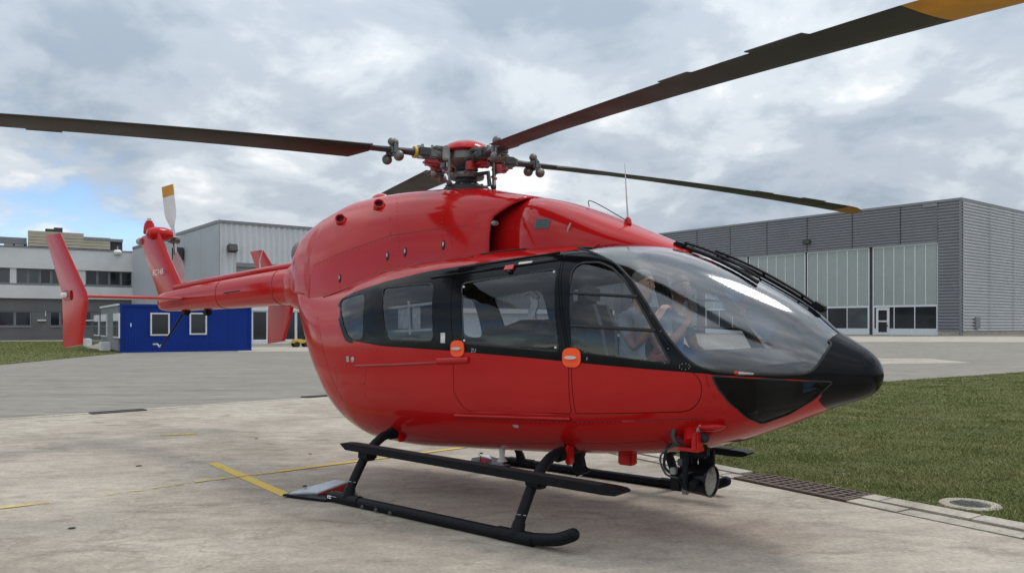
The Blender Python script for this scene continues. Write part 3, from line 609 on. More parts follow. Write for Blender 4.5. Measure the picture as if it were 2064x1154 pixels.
for px in (84, 180): MB().bb((W3.s(px) - .4, -.3, W3.h(px, 646.5)), (W3.s(px) + .4, .0, W3.h(px, 644))).build('wall_light', 'white', off, None)
MB().tube([(W3.s(92), -.06, z2), (W3.s(92), -.06, W3.h(92, 637))], .05, 8).build('drain_spout', 'frame_white', off)

# --- site containers
W4 = Wall(242, 46.4, 33); H4 = 2.84; con = empty('site_container', (W4.o.x, W4.o.y, 0), R(33), 'bright blue site container with two white-framed windows', 'container')
Lc = W4.s(507)
ws_ = [(W4.s(303), W4.s(342)), (W4.s(382), W4.s(417))]; wz = [(W4.h(320, 676), W4.h(320, 630)), (W4.h(400, 674), W4.h(400, 630))]
MB().bb((.05, .12, .08), (Lc - .05, 2.4, H4 - .1)).build('body', 'blue_wall', con, None)
xs = [.06]; k = 0
def cpan(a, b, za, zb): m = MB(); m.add(*corr_v(a, b, za, zb, .16, .010, .06)); m.build('wall_panel', 'blue_wall', con, None)
edges_ = [(.12, ws_[0][0], .14, H4 - .14), (ws_[0][1], ws_[1][0], .14, H4 - .14), (ws_[1][1], Lc - .12, .14, H4 - .14)]
for a, b, za, zb in edges_:
    nn_ = max(1, round((b - a) / 1.2))
    for q in range(nn_): cpan(a + (b - a) * q / nn_ + .002, a + (b - a) * (q + 1) / nn_ - .002, za, zb)
for (a, b), (za, zb) in zip(ws_, wz):
    cpan(a, b, .14, za); cpan(a, b, zb, H4 - .14); window(con, a, b, za, zb, y=.02, fw=.085, depth=.05)
for x in (0, Lc - .12): MB().bb((x, -.01, 0), (x + .12, .12, H4 - .14)).build('corner_post', 'blue_wall', con, None)
MB().bb((0, -.015, H4 - .138), (Lc, 2.45, H4)).build('roof', 'blue_wall', con, None); MB().bb((0.12, -.005, 0.0), (Lc - .12, .1, .138)).build('floor_beam', 'blue_wall', con, None)
MB().bb((.0, .13, .05), (.04, 2.4, H4 - .14)).build('end_wall', 'frame_grey', con, None)
MB().bb((W4.s(264) - .03, .02, W4.h(264, 658)), (W4.s(264) + .03, .05, W4.h(264, 651))).build('socket', 'white', con, None)
W5 = Wall(241, 46.5, 123); con2 = empty('site_container', (W5.o.x - .10, W5.o.y, 0), R(123), 'grey site container end-on beside the blue one with narrow white windows', 'container')
W5.o = Vector((W5.o.x - .10, W5.o.y)); Lg = 9.2
def H5(mb): mb.v = [(x, -y, z) for x, y, z in mb.v]; mb.f = [f[::-1] for f in mb.f]; return mb
H5(MB().bb((2.6, .05, .1), (Lg, 2.4, H4 - .1)).bb((.12, .05, .1), (2.6, .09, H4 - .1))).build('body', 'frame_grey', con2, None); H5(MB().bb((2.6, -.03, H4 - .098), (Lg + .03, 2.45, H4 + .02)).bb((.1, -.03, H4 - .098), (2.6, .1, H4 + .02))).build('roof', 'frame_white', con2, None)
for (q0, q1) in ((199, 190), (215, 204), (240, 229)):
    a, b = W5.s(q0), W5.s(q1); m = MB().bb((a, -.03, .85), (b, .0499, 2.3)); f_ = H5(m).build('window', 'frame_white', con2, None)
    H5(MB().bb((a + .1, -.05, .95), ((a + b) / 2 - .05, -.031, 1.85))).build('pane', 'pane_grey', f_, None); H5(MB().bb(((a + b) / 2 + .05, -.05, .95), (b - .1, -.031, 1.85))).build('pane', 'pane_grey', f_, None)
H5(MB().bb((W5.s(222), -.5, 0), (W5.s(217), .04, .55), bev=.03)).build('cooling_unit', 'frame_white', con2, 30)
H5(MB().bb((W5.s(184), -.4, 0), (W5.s(180), .04, .6), bev=.03)).build('cooling_unit', 'frame_white', con2, 30)

# --- small yellow tow cart in front of the hall
tp = gpt(606, 699); cart = empty('tow_cart', (tp.x, tp.y, 0), R(35), 'small yellow tow cart parked before the silver hall', 'cart')
MB().bb((-.6, -.3, .28), (.6, .3, .55), bev=.04).build('body', 'yellow_paint', cart, 30); MB().bb((.15, -.28, .552), (.5, .28, .85), bev=.05).build('seat', 'black_matt', cart, 30)
for x in (-.38, .38):
    for y in (-.33, .33): MB().lathe([(.0, -.05), (.12, -.06), (.2, -.05), (.2, .05), (.12, .06), (0, .05)], (x, y, .2), (0, 1, 0), 16).build('wheel', 'rubber', cart)
MB().tube([(-.6, 0, .4), (-1.0, 0, .3), (-1.1, 0, .12)], .03, 8).build('tow_bar', 'yellow_paint', cart)
# ------------------------------------------------------------------ helicopter
heli = empty('helicopter', (MX, MY, 0), -TH, 'red and black twin-engine helicopter standing on skids on the apron', 'helicopter')
POD = [ # x, bottom, top, half width, z of widest, upper exponent, lower exponent
 (3.825, 1.265, 1.285, .015, 1.275, 2.0, 2.0), (3.805, 1.195, 1.345, .085, 1.272, 2.0, 2.0), (3.755, 1.135, 1.415, .150, 1.27, 2.0, 2.0), (3.66, 1.088, 1.485, .220, 1.27, 2.0, 2.0),
 (3.52, 1.035, 1.575, .315, 1.27, 2.05, 2.0), (3.36, .960, 1.715, .430, 1.27, 2.1, 2.0), (3.10, .845, 1.885, .580, 1.27, 2.2, 2.05), (2.80, .730, 2.045, .715, 1.27, 2.3, 2.1),
 (2.50, .640, 2.170, .800, 1.26, 2.5, 2.25), (2.20, .590, 2.255, .850, 1.25, 2.85, 2.5), (1.80, .552, 2.300, .872, 1.25, 3.2, 2.7), (1.20, .505, 2.315, .880, 1.25, 3.3, 2.8),
 (.30, .450, 2.310, .880, 1.25, 3.3, 2.8), (-.45, .405, 2.270, .872, 1.25, 3.2, 2.7), (-.90, .415, 2.210, .840, 1.25, 3.0, 2.6), (-1.20, .475, 2.160, .790, 1.28, 2.8, 2.5),
 (-1.47, .600, 2.130, .735, 1.36, 2.6, 2.4), (-1.74, .890, 2.110, .660, 1.50, 2.5, 2.3), (-1.95, 1.220, 2.100, .580, 1.66, 2.5, 2.3), (-2.16, 1.590, 2.100, .490, 1.86, 2.5, 2.3), (-2.30, 1.840, 2.100, .400, 1.98, 2.4, 2.3), (-2.36, 1.95, 2.08, .30, 2.02, 2.2, 2.2)]
_x = [r[0] for r in POD]; PB, PT, PW, PZ, PNU, PNL = [pchip(_x, [r[i] for r in POD]) for i in range(1, 7)]
def podsec(x):
    return PB(x), PT(x), max(PW(x), 1e-3), PZ(x), PNU(x), PNL(x)
def ysurf(x, z):
    zb, zt, w_, zm, nu, nl = podsec(x); n, h = (nu, zt - zm) if z >= zm else (nl, zm - zb)
    q = min(1.0, abs(z - zm) / max(h, 1e-4)); return w_ * (1 - q ** n) ** (1 / n)
def zsurf(x, y):
    zb, zt, w_, zm, nu, nl = podsec(x); q = min(1.0, abs(y) / w_); return zm + (zt - zm) * (1 - q ** nu) ** (1 / nu)
def zbelly(x, y):
    zb, zt, w_, zm, nu, nl = podsec(x); q = min(1.0, abs(y) / w_); return zm - (zm - zb) * (1 - q ** nl) ** (1 / nl)
def podf(x, y, z):
    zb, zt, w_, zm, nu, nl = podsec(min(max(x, -2.36), 3.825)); n, h = (nu, zt - zm) if z >= zm else (nl, zm - zb)
    return ((abs(y) / w_) ** n + (abs(z - zm) / max(h, 1e-3)) ** n) ** (1 / n)
def podn(p):
    e = 2e-3; g = Vector([podf(*(p + d)) - podf(*(p - d)) for d in (Vector((e, 0, 0)), Vector((0, e, 0)), Vector((0, 0, e)))]); return g.normalized() if g.length > 1e-9 else Vector((1, 0, 0))
st = list(np.linspace(-2.36, -1.2, 36)) + list(np.linspace(-1.2, 2.2, 72)[1:]) + list(np.linspace(2.2, 3.5, 44)[1:]) + [3.5 + .325 * math.sin(t) for t in np.linspace(0, math.pi / 2, 20)[1:]]
KR = 104; pb = bmesh.new(); rings = []
for x in st:
    zb, zt, w_, zm, nu, nl = podsec(x); ring = []
    for j in range(KR):
        ph = -math.pi / 2 - 2 * math.pi * j / KR; u, v = math.cos(ph), math.sin(ph); n, h = (nu, zt - zm) if v >= 0 else (nl, zm - zb)
        s = (abs(u) ** n + abs(v) ** n) ** (-1 / n); ring.append(pb.verts.new((x, 0.0 if abs(u) < 1e-9 else w_ * u * s, zm + h * v * s)))
    rings.append(ring)
for i in range(len(rings) - 1):
    for j in range(KR): pb.faces.new((rings[i][j], rings[i][(j + 1) % KR], rings[i + 1][(j + 1) % KR], rings[i + 1][j]))
for ring, x in ((rings[0], st[0] - .01), (rings[-1], st[-1] + .002)):
    c = pb.verts.new((x, 0, podsec(x)[3]))
    for j in range(KR): pb.faces.new((ring[j], ring[(j + 1) % KR], c))
bmesh.ops.recalc_face_normals(pb, faces=pb.faces); pb.normal_update()
pod_bvh = BVHTree.FromBMesh(pb)
def hit(px, py, bvh=None):
    o, d = hray(px, py); r = (bvh or pod_bvh).ray_cast(o, d.normalized())
    return (r[0], r[1]) if r[0] else (None, None)
def pxz(poly):
    out = []
    for p in poly:
        h, _ = hit(p[0], p[1])
        if h: out.append((h.x, h.z))
    return out
P_quarter = pxz(rounded([(684, 604), (736, 587), (732, 686), (703, 685), (690, 652)], 13))
P_rear = pxz(rounded([(771, 580), (874, 570), (873, 688), (779, 685)], 11))
P_slide = pxz(rounded([(931, 571), (1121, 541), (1126, 708), (932, 691)], 11))
P_front = pxz(rounded([(1150, 556), (1156, 540), (1172, 529), (1208, 528), (1234, 539), (1258, 563), (1283, 604), (1308, 648), (1332, 695), (1352, 732), (1152, 709)], 8, 3))
P_chin = pxz(rounded([(1434, 757), (1560, 764), (1679, 769), (1642, 804), (1592, 834), (1536, 854), (1505, 841), (1470, 811), (1447, 783)], 7, 3))
P_ws = pxz(rounded([(1160, 497), (1202, 511), (1243, 532), (1275, 566), (1306, 615), (1342, 674), (1378, 718), (1402, 737), (1440, 748), (1500, 753), (1570, 755), (1622, 753), (1642, 745), (1662, 715), (1678, 690)], 10, 3))
P_ws = P_ws + [(3.56, 1.60), (3.62, 1.75), (3.2, 2.4), (1.80, 2.6)]; P_ws[0] = (1.80, P_ws[0][1])
P_band = pxz(rounded([(678, 620), (688, 601), (712, 589), (780, 566), (860, 547), (925, 536), (1040, 519), (1140, 506), (1163, 502)], 8, 3)); P_band[-1] = (1.80, P_band[-1][1])
P_band += [(1.80, 2.6), (3.9, 2.6), (3.9, .6), (3.50, .6), (3.475, 1.10)] + [q for q in pxz([(1681, 768.5), (1560, 762), (1436, 755), (1420, 752.5), (1300, 743), (1150, 729), (1025, 717), (900, 706), (770, 697)])] + pxz(rounded([(715, 693), (696, 688), (687, 664), (680, 636)], 8, 3))
P_sdoor = pxz(rounded([(917, 548, 8), (1136, 513, 4), (1146, 720, 0), (1152, 833, 5), (938, 830, 26), (915, 790, 0), (914, 700, 0)], 10, 5))
P_fdoor = pxz(rounded([(1141, 513, 4), (1180, 509, 10), (1222, 519, 10), (1254, 545, 10), (1296, 612), (1336, 680), (1384, 738), (1414, 768, 14), (1414, 800, 14), (1394, 829, 26), (1160, 833, 5), (1151, 720, 0)], 14, 4))
def cut(poly):
    segs = [(poly[i], poly[(i + 1) % len(poly)]) for i in range(len(poly))]; sa = np.array([q[0] for q in segs]); sb = np.array([q[1] for q in segs]); dd = sb - sa; l2 = np.maximum((dd ** 2).sum(1), 1e-12)
    cand = set()
    for f in pb.faces:                         # faces near the outline
        c = f.calc_center_median(); q = np.array((c.x, c.z)) - sa; t = np.clip((q * dd).sum(1) / l2, 0, 1)
        if (((q - dd * t[:, None]) ** 2).sum(1)).min() < .0049: cand.add(f)
    for a, b in segs:
        dx, dz = b[0] - a[0], b[1] - a[1]
        if math.hypot(dx, dz) < 1e-4: continue
        x0, x1 = min(a[0], b[0]) - 2e-3, max(a[0], b[0]) + 2e-3; z0, z1 = min(a[1], b[1]) - 2e-3, max(a[1], b[1]) + 2e-3; fs = []
        for f in cand:
            if not f.is_valid: continue
            xs = [v.co.x for v in f.verts]
            if max(xs) < x0 or min(xs) > x1: continue
            zs = [v.co.z for v in f.verts]
            if max(zs) < z0 or min(zs) > z1: continue
            sd = [(x - a[0]) * dz - (z - a[1]) * dx for x, z in zip(xs, zs)]
            if min(sd) < -1e-6 and max(sd) > 1e-6: fs.append(f)
        if not fs: continue
        es = set(e for f in fs for e in f.edges); vs = set(v for f in fs for v in f.verts)
        r = bmesh.ops.bisect_plane(pb, geom=list(vs) + list(es) + fs, dist=1e-5, plane_co=(a[0], 0, a[1]), plane_no=Vector((dz, 0, -dx)).normalized())
        for g in r['geom']:
            if isinstance(g, bmesh.types.BMFace): cand.add(g)
SG = 0.0028
cuts = [P_quarter, P_rear, P_slide, P_front, P_chin, P_ws, P_band, offset(P_sdoor, SG), offset(P_sdoor, -SG), offset(P_fdoor, SG), offset(P_fdoor, -SG)]
for c in cuts: cut(c)
for yc in (-.03, .03):
    fs = [f for f in pb.faces if any(v.co.y < yc - 1e-6 for v in f.verts) and any(v.co.y > yc + 1e-6 for v in f.verts) and f.calc_center_median().x > 1.7]
    bmesh.ops.bisect_plane(pb, geom=list(set(v for f in fs for v in f.verts)) + list(set(e for f in fs for e in f.edges)) + fs, dist=1e-5, plane_co=(0, yc, 0), plane_no=(0, 1, 0))
groups = {}; So, Si, Fo, Fi = cuts[7:11]
for f in pb.faces:
    c = f.calc_center_median(); s = -1 if c.y < 0 else 1; x, z = c.x, c.z; reg = None
    if inside(P_ws, x, z): reg = 'windshield' if abs(c.y) > .03 else None
    elif inside(P_chin, x, z): reg = 'chin_window'
    elif inside(P_quarter, x, z): reg = 'quarter_window'
    elif inside(P_rear, x, z): reg = 'cabin_window'
    elif inside(P_slide, x, z): reg = 'slide_window'
    elif inside(P_front, x, z): reg = 'front_window'
    elif inside(Fi, x, z): reg = 'front_door'
    elif inside(Si, x, z): reg = 'sliding_door'
    elif inside(Fo, x, z) or inside(So, x, z): reg = 'seam'
    if reg is None: reg = 'fuselage'; s = 0
    if reg == 'seam': s = 0
    groups.setdefault((reg, s), []).append((f, 1 if inside(P_band, x, z) or x > 3.50 else 0))
def shell(name, fl, mats, parent, thick=0.03, inset=0.0):
    idx = {}; vs = []; ns = []; faces = []; mi = []
    for f, m in fl:
        q = []
        for v in f.verts:
            if v not in idx: n = podn(v.co); idx[v] = len(vs); vs.append(v.co - n * inset); ns.append(n)
            q.append(idx[v])
        faces.append(q); mi.append(m)
    k = len(vs); me = bpy.data.meshes.new(name)
    if thick:
        cnt = {}
        for q in faces:
            for i in range(len(q)):
                e = (q[i], q[(i + 1) % len(q)]); cnt[e] = cnt.get(e, 0) + 1
        rim = [e for e in cnt if (e[1], e[0]) not in cnt]
        V = [tuple(p) for p in vs] + [tuple(p - n * thick) for p, n in zip(vs, ns)]
        FF = faces + [[i + k for i in reversed(q)] for q in faces] + [[e[1], e[0], e[0] + k, e[1] + k] for e in rim]
        MI = mi + [len(mats) - 1] * len(faces) + [len(mats) - 2] * len(rim)
    else: V = [tuple(p) for p in vs]; FF = faces; MI = mi; rim = []
    me.from_pydata(V, [], FF); me.polygons.foreach_set('material_index', MI)
    for m in mats: me.materials.append(MAT[m])
    me.polygons.foreach_set('use_smooth', [True] * len(FF)); ln = []
    for fi, q in enumerate(FF):
        if fi < len(faces): ln += [tuple(ns[i]) for i in q]
        elif fi < 2 * len(faces) and thick: ln += [tuple(-ns[i - k]) for i in q]
        else:
            a, b, c = Vector(V[q[0]]), Vector(V[q[1]]), Vector(V[q[2]]); n = (b - a).cross(c - b); n = n.normalized() if n.length > 1e-12 else Vector((0, 0, 1)); ln += [tuple(n)] * len(q)
    me.normals_split_custom_set(ln); return link(name, me, parent)
fus = shell('fuselage', groups[('fuselage', 0)], ['red', 'black_gloss', 'lining'], heli, .03)
shell('door_seal', groups[('seam', 0)], ['seam_red', 'rubber', 'rubber'], fus, .02, .007)
door = {}
for s in (-1, 1):
    door['f', s] = shell('front_door', groups[('front_door', s)], ['red', 'black_gloss', 'lining'], heli, .03)
    door['s', s] = shell('sliding_door', groups[('sliding_door', s)], ['red', 'black_gloss', 'lining'], heli, .03)
    for reg, par, mt in (('windshield', heli, 'canopy_glass'), ('chin_window', heli, 'chin_glass'), ('quarter_window', heli, 'cabin_glass'), ('cabin_window', heli, 'cabin_glass'), ('slide_window', door['s', s], 'cabin_glass'), ('front_window', door['f', s], 'cabin_glass')):
        o = shell({'slide_window': 'door_window', 'front_window': 'door_window'}.get(reg, reg), groups[(reg, s)], [mt, mt], par, 0, .004)
        if reg == 'chin_window': tag(o, 'smoked glass chin window under the black belt')
def ring3(poly, s, off=0.0):
    out = []
    for x, z in poly:
        p = Vector((x, -ysurf(x, z), z)); n = podn(p); p = p + n * off; out.append((p.x, -p.y * s * -1 if s > 0 else p.y, p.z) if s < 0 else (p.x, -p.y, p.z))
    return out
def closed_tube(mb, pts, r, n=6):
    pts = [Vector(p) for p in pts]; k = len(pts); vs = []; fs = []
    for i in range(k):
        t = (pts[(i + 1) % k] - pts[i - 1]); t = t.normalized() if t.length > 1e-9 else Vector((1, 0, 0)); nn = podn(Vector((pts[i].x, pts[i].y, pts[i].z))); nn = (nn - t * nn.dot(t)).normalized(); b = t.cross(nn)
        for j in range(n): a = 2 * math.pi * j / n; vs.append(pts[i] + nn * (r * .55 * math.cos(a)) + b * (r * math.sin(a)))
    for i in range(k):
        for j in range(n): fs.append((i * n + j, i * n + (j + 1) % n, ((i + 1) % k) * n + (j + 1) % n, ((i + 1) % k) * n + j))
    return mb.add(vs, fs)
for s in (-1, 1):
    for poly, par in ((P_quarter, heli), (P_rear, heli), (P_slide, door['s', s]), (P_front, door['f', s])):
        closed_tube(MB(), ring3(poly, s), .009).build('window_gasket', 'rubber', par, 60)
    ed = ring3(P_ws[:-4], s); MB().tube(ed, .010, 6).build('windshield_gasket', 'rubber', heli, 60)
    closed_tube(MB(), ring3(P_chin, s), .007).build('window_gasket', 'rubber', heli, 60)
def mir(p, s): return (p[0], -p[1] if s > 0 else p[1], p[2])
def surf_pts(pl, off=0.0, bvh=None, step=24):
    out = []
    for a, b in zip(pl[:-1], pl[1:]):
        n = max(1, int(math.hypot(b[0] - a[0], b[1] - a[1]) / step))
        for i in range(n + (1 if b == pl[-1] else 0)):
            t = i / n; h, nn = hit(a[0] + (b[0] - a[0]) * t, a[1] + (b[1] - a[1]) * t, bvh)
            if h: out.append(h + nn * off)
    return out
def surf_tube(name, pl, r, mat, par, off=0.0, bvh=None, both=True, n=6, par2=None):
    pts = surf_pts(pl, off, bvh)
    for s in ((-1, 1) if both else (-1,)):
        p_ = par[s] if isinstance(par, dict) else par
        MB().tube([mir(p, s) for p in pts], r, n).build(name, mat, p_, 60)
FD = {-1: door['f', -1], 1: door['f', 1]}; SD = {-1: door['s', -1], 1: door['s', 1]}
surf_tube('window_bar', [(1150, 590), (1285, 598)], (.012, .012), 'rubber', FD, .004); surf_tube('window_bar', [(1152, 656), (1322, 666)], (.013, .013), 'rubber', FD, .004)
# door handles on bright orange guard plates
for (px, py, r, key, nm) in ((923, 702, 16.5, SD, 's'), (1153, 720, 19.5, FD, 'f')):
    h, n = hit(px, py); D = MY + h.x * AX.y + h.y * LX.y; rr = r * D / F
    for s in (-1, 1):
        c = Vector(mir(h, s)); nn = Vector(mir(n, s)); u = Vector((1, 0, 0)); u = (u - nn * u.dot(nn)).normalized(); v = nn.cross(u) * (1 if s < 0 else -1)
        def disc(rx, ry, a, b, pw=2.6, k=28, dx=0, dy=0):
            mb = MB(); P = []
            for i in range(k):
                t = 2 * math.pi * i / k; q = (abs(math.cos(t)) ** pw + abs(math.sin(t)) ** pw) ** (-1 / pw); P.append((dx + rx * q * math.cos(t), dy + ry * q * math.sin(t)))
            return mb.prism(P, lambda a_, b_, t_: c + u * a_ + v * b_ + nn * t_, a, b)
        g = disc(rr * 1.12, rr, .002, .012, 2.9).build('handle_guard', 'orange', key[s], 30); g['label'] = 'bright orange plate behind the door handle'
        disc(rr * .70, rr * .17, .012, .030, 2.2).build('door_handle', 'white_dirty', key[s], 40)
# sill rail under the sliding door, slide rail, hinges, seams
surf_tube('sill_rail', [(918, 836), (1150, 843)], (.014, .014), 'red', heli, .004, n=8); surf_tube('sill_rail', [(925, 829.5), (1148, 835)], (.006, .006), 'red', heli, .003)
surf_tube('slide_rail', [(718, 737), (800, 734), (945, 727)], (.011, .011), 'red_dull', heli, .002); surf_tube('slide_rail_cover', [(882, 727.5), (945, 725)], (.030, .020), 'red', heli, .0, n=10)
surf_tube('roof_rail', [(870, 560), (925, 552), (1125, 524)], (.012, .012), 'black_gloss', heli, .002); surf_tube('roof_rail', [(925, 541), (1130, 509)], (.010, .010), 'black_gloss', heli, .002)
surf_tube('panel_seam', [(674, 738), (680, 762), (688, 800), (690, 830)], .0035, 'rubber', heli, -.001); surf_tube('panel_seam', [(1423, 755), (1428, 775), (1440, 800), (1462, 832)], .0036, 'seam_red', heli, -.001)
surf_tube('panel_seam', [(918, 845), (1000, 846), (1150, 848), (1300, 847), (1420, 842)], .0036, 'seam_red', heli, -.001)
surf_tube('panel_seam', [(640, 640), (650, 700), (668, 760), (700, 826)], .0036, 'seam_red', heli, -.001); surf_tube('panel_seam', [(692, 772), (735, 773), (738, 742)], .0036, 'seam_red', heli, -.001)
surf_tube('panel_seam', [(800, 886), (1000, 893), (1250, 893), (1420, 880)], .0036, 'seam_red', heli, -.001)
for (px, py) in ((935, 578), (1117, 548), (936, 686), (1120, 700)):
    h, n = hit(px, py)
    for s in (-1, 1): MB().ball(mir(h + n * .001, s), .010, 8).build('fastener', 'white', SD[s])
for (px, py) in ((1295, 596), (1312, 632), (1332, 667), (1170, 655.5), (1220, 659), (1265, 662), (1180, 709), (1226, 715), (1262, 720), (1300, 725), (1340, 731), (1347, 702)):
    h, n = hit(px, py)
    for s in (-1, 1): MB().ball(mir(h + n * .003, s), .0045, 6).build('screw', 'steel', FD[s])
for k in range(9):
    a = k * .7; h, n = hit(1380 + 11 * math.cos(a), 738 + 6 * math.sin(a)); MB().ball(h + n * .001, .0042, 6).build('screw', 'steel', heli)
def plate(name, px, py, wd, ht, mat, par, off=.004, ang=0.0, bvh=None, th=.004):
    h, n = hit(px, py, bvh); u = Vector((1, 0, 0)); u = (u - n * u.dot(n)).normalized(); v = n.cross(u); c_, s_ = math.cos(ang), math.sin(ang); u, v = u * c_ + v * s_, v * c_ - u * s_
    return MB().prism([(-wd / 2, -ht / 2), (wd / 2, -ht / 2), (wd / 2, ht / 2), (-wd / 2, ht / 2)], lambda a, b, t: h + u * a + v * b + n * t, off - th, off).build(name, mat, par, None)
plate('door_sticker', 1060, 531, .135, .028, 'white_dirty', SD[-1], .012, R(3))['label'] = 'pale sticker above the sliding door window'
plate('release_handle', 1028, 541, .09, .045, 'lamp_red', SD[-1], .02, R(3), th=.018); plate('release_knob', 1028, 548, .04, .02, 'black_matt', SD[-1], .024, th=.02)
plate('placard', 893, 680.5, .052, .088, 'paper', heli, .004); plate('static_port', 701, 723, .045, .055, 'hub_pale', heli, .004); 
h, n = hit(711, 724); MB().lathe([(.0, -.005), (.027, -.005), (.027, .004), (.02, .006), (0, .006)], h, n, 16).build('static_port', 'steel', heli)
plate('data_plate', 1040, 858, .055, .025, 'hub_pale', heli, .005, th=.006)
def text(name, s, px, py, size, mat, par, bvh=None, slant=0.0, on=None, ang=0.0):
    cu = bpy.data.curves.new('t', 'FONT'); cu.body = s; cu.size = size; cu.shear = slant; cu.align_x = 'CENTER'; cu.align_y = 'CENTER'; cu.extrude = .0006; to = bpy.data.objects.new('t', cu); col.objects.link(to)
    dg = bpy.context.evaluated_depsgraph_get(); me = bpy.data.meshes.new_from_object(to.evaluated_get(dg)); bpy.data.objects.remove(to)
    h, n = on or hit(px, py, bvh); u = Vector((1, 0, 0)); u = (u - n * u.dot(n)).normalized(); v = n.cross(u)
    if v.z < 0: v = -v; u = -u if False else u
    ca, sa = math.cos(ang), math.sin(ang); u, v = u * ca + v * sa, v * ca - u * sa
    for q in me.vertices: q.co = h + u * q.co.x + v * q.co.y + n * (q.co.z + .004)
    me.materials.clear(); me.materials.append(MAT[mat]); return link(name, me, par)
text('lettering', 'ZU', 955, 706, .045, 'hub_pale', SD[-1]); text('lettering', 'F', 1184, 723, .035, 'hub_pale', FD[-1])
plate('stencil', 1266, 848, .10, .014, 'red_pale', heli, .0015, th=.002)

for pl in ([(735, 770), (742, 880)], [(905, 850), (908, 893)], [(1158, 850), (1160, 900)], [(1300, 850), (1304, 900)]): surf_tube('panel_seam', pl, .003, 'seam_red', heli, -.001)
def rivets(pl, step, par, mat='red_dull', bvh=None):
    mb = MB()
    for p in surf_pts(pl, .0005, bvh, step): mb.ball(p, .0055, 5)
    return mb.build('rivet_row', mat, par)
for pl in ([(930, 846), (1140, 851)], [(1165, 851), (1400, 846)], [(760, 862), (900, 884)], [(700, 700), (740, 704), (900, 716)]): rivets(pl, 9, heli)
# --- engine cowling (open air intake in front) and front fairing
def loft(name, table, xs, mats, parent, K=40, skirt=.02, thick=.02, capr=False, capf=False, pw=None):
    f = [pchip([r[0] for r in table], [r[i] for r in table]) for i in range(1, len(table[0]))]; vs = []; fs = []; rn = []
    for x in xs:
        z0, zt, w_, n = f[0](x), f[1](x), f[2](x), f[3](x); z0 = (zsurf(x, w_) if w_ < PW(x) * .97 else zsurf(x, PW(x) * .97)) - .05 if x > -2.0 else z0; row = [(x, -w_ * 1.0, z0 - skirt)]
        for j in range(K + 1):
            ph = math.pi * j / K; u, v = -math.cos(ph), math.sin(ph); s = (abs(u) ** n + abs(v) ** n) ** (-1 / n); row.append((x, w_ * u * s, z0 + (zt - z0) * v * s))
        row.append((x, w_, z0 - skirt)); rn.append(row)
    k = len(rn[0]); V = [p for r in rn for p in r]
    for i in range(len(rn) - 1):
        for j in range(k - 1): fs.append((i * k + j, i * k + j + 1, (i + 1) * k + j + 1, (i + 1) * k + j))
    if capr: fs.append(tuple(range(k)))
    if capf: fs.append(tuple((len(rn) - 1) * k + j for j in range(k))[::-1])
    me = bpy.data.meshes.new(name); me.from_pydata(V, [], fs); bm = bmesh.new(); bm.from_mesh(me); bmesh.ops.recalc_face_normals(bm, faces=bm.faces)
    cen = Vector((sum(xs) / len(xs), 0, 2.2))
    if sum((f_.calc_center_median() - cen).dot(f_.normal) * f_.calc_area() for f_ in bm.faces) < 0: bmesh.ops.reverse_faces(bm, faces=bm.faces)
    bv = BVHTree.FromBMesh(bm); bm.to_mesh(me); bm.free(); finish(me, mats, 35); o = link(name, me, parent)
    if thick: md = o.modifiers.new('thick', 'SOLIDIFY'); md.thickness = thick; md.offset = -1; md.material_offset = 1; md.material_offset_rim = 0
    return o, bv
COWL = [(.93, 2.15, 2.775, .52, 3.2), (.60, 2.15, 2.85, .555, 3.0), (.25, 2.15, 2.925, .57, 2.8), (-.20, 2.12, 2.968, .58, 2.7), (-1.0, 2.0, 2.998, .585, 2.6), (-1.50, 1.95, 2.985, .57, 2.5), (-1.85, 1.95, 2.925, .535, 2.4), (-2.12, 1.98, 2.845, .48, 2.4), (-2.36, 2.0, 2.745, .42, 2.5), (-2.50, 2.05, 2.66, .36, 2.6)]
# the intake lip is cut back along a slanted line: nose of the cowl rides further forward on top
cowl, cowl_bvh = loft('engine_cowling', COWL, list(np.linspace(-2.50, .93, 60)), ['red', 'black_matt'], heli, capr=True)
bm = bmesh.new(); bm.from_mesh(cowl.data)      # shear the front edge so that the lower lip sits further aft
for v in bm.verts:
    t = max(0.0, (v.co.x - .2) / .73); dz = max(0.0, 2.74 - v.co.z); v.co.x -= t * min(.24, dz * 1.4) 
bm.to_mesh(cowl.data); cowl_bvh = BVHTree.FromBMesh(bm); bm.free()
FAIR = [(.55, 2.15, 2.80, .34, 2.8), (.85, 2.15, 2.785, .40, 2.8), (1.02, 2.15, 2.755, .47, 2.9), (1.15, 2.15, 2.725, .495, 2.9), (1.40, 2.15, 2.645, .49, 2.8), (1.70, 2.14, 2.525, .46, 2.6), (2.0, 2.12, 2.395, .37, 2.4), (2.3, 2.05, 2.262, .25, 2.2), (2.52, 1.98, 2.165, .13, 2.0), (2.62, 1.95, 2.11, .05, 2.0)]
fair, fair_bvh = loft('front_fairing', FAIR, list(np.linspace(.55, 2.62, 44)), ['red', 'black_matt'], heli)
MB().bb((.15, -.42, 2.2), (.22, .42, 2.66)).build('intake_screen', 'dark_hole' if 'dark_hole' in MAT else 'black_matt', cowl, None)
MB().box((.70, -.45, 2.52), (.05, .07, .04), bev=.012).build('intake_bracket', 'hub_pale', cowl)
for pl in ([(800, 400), (802, 470), (806, 505)], [(895, 390), (892, 440), (892, 480)], [(620, 545), (700, 510), (780, 480), (900, 462), (965, 455)]): rivets(pl, 8, cowl, bvh=cowl_bvh)
surf_tube('panel_seam', [(632, 535), (700, 505), (785, 475), (905, 458), (968, 450)], .003, 'seam_red', cowl, -.001, cowl_bvh)
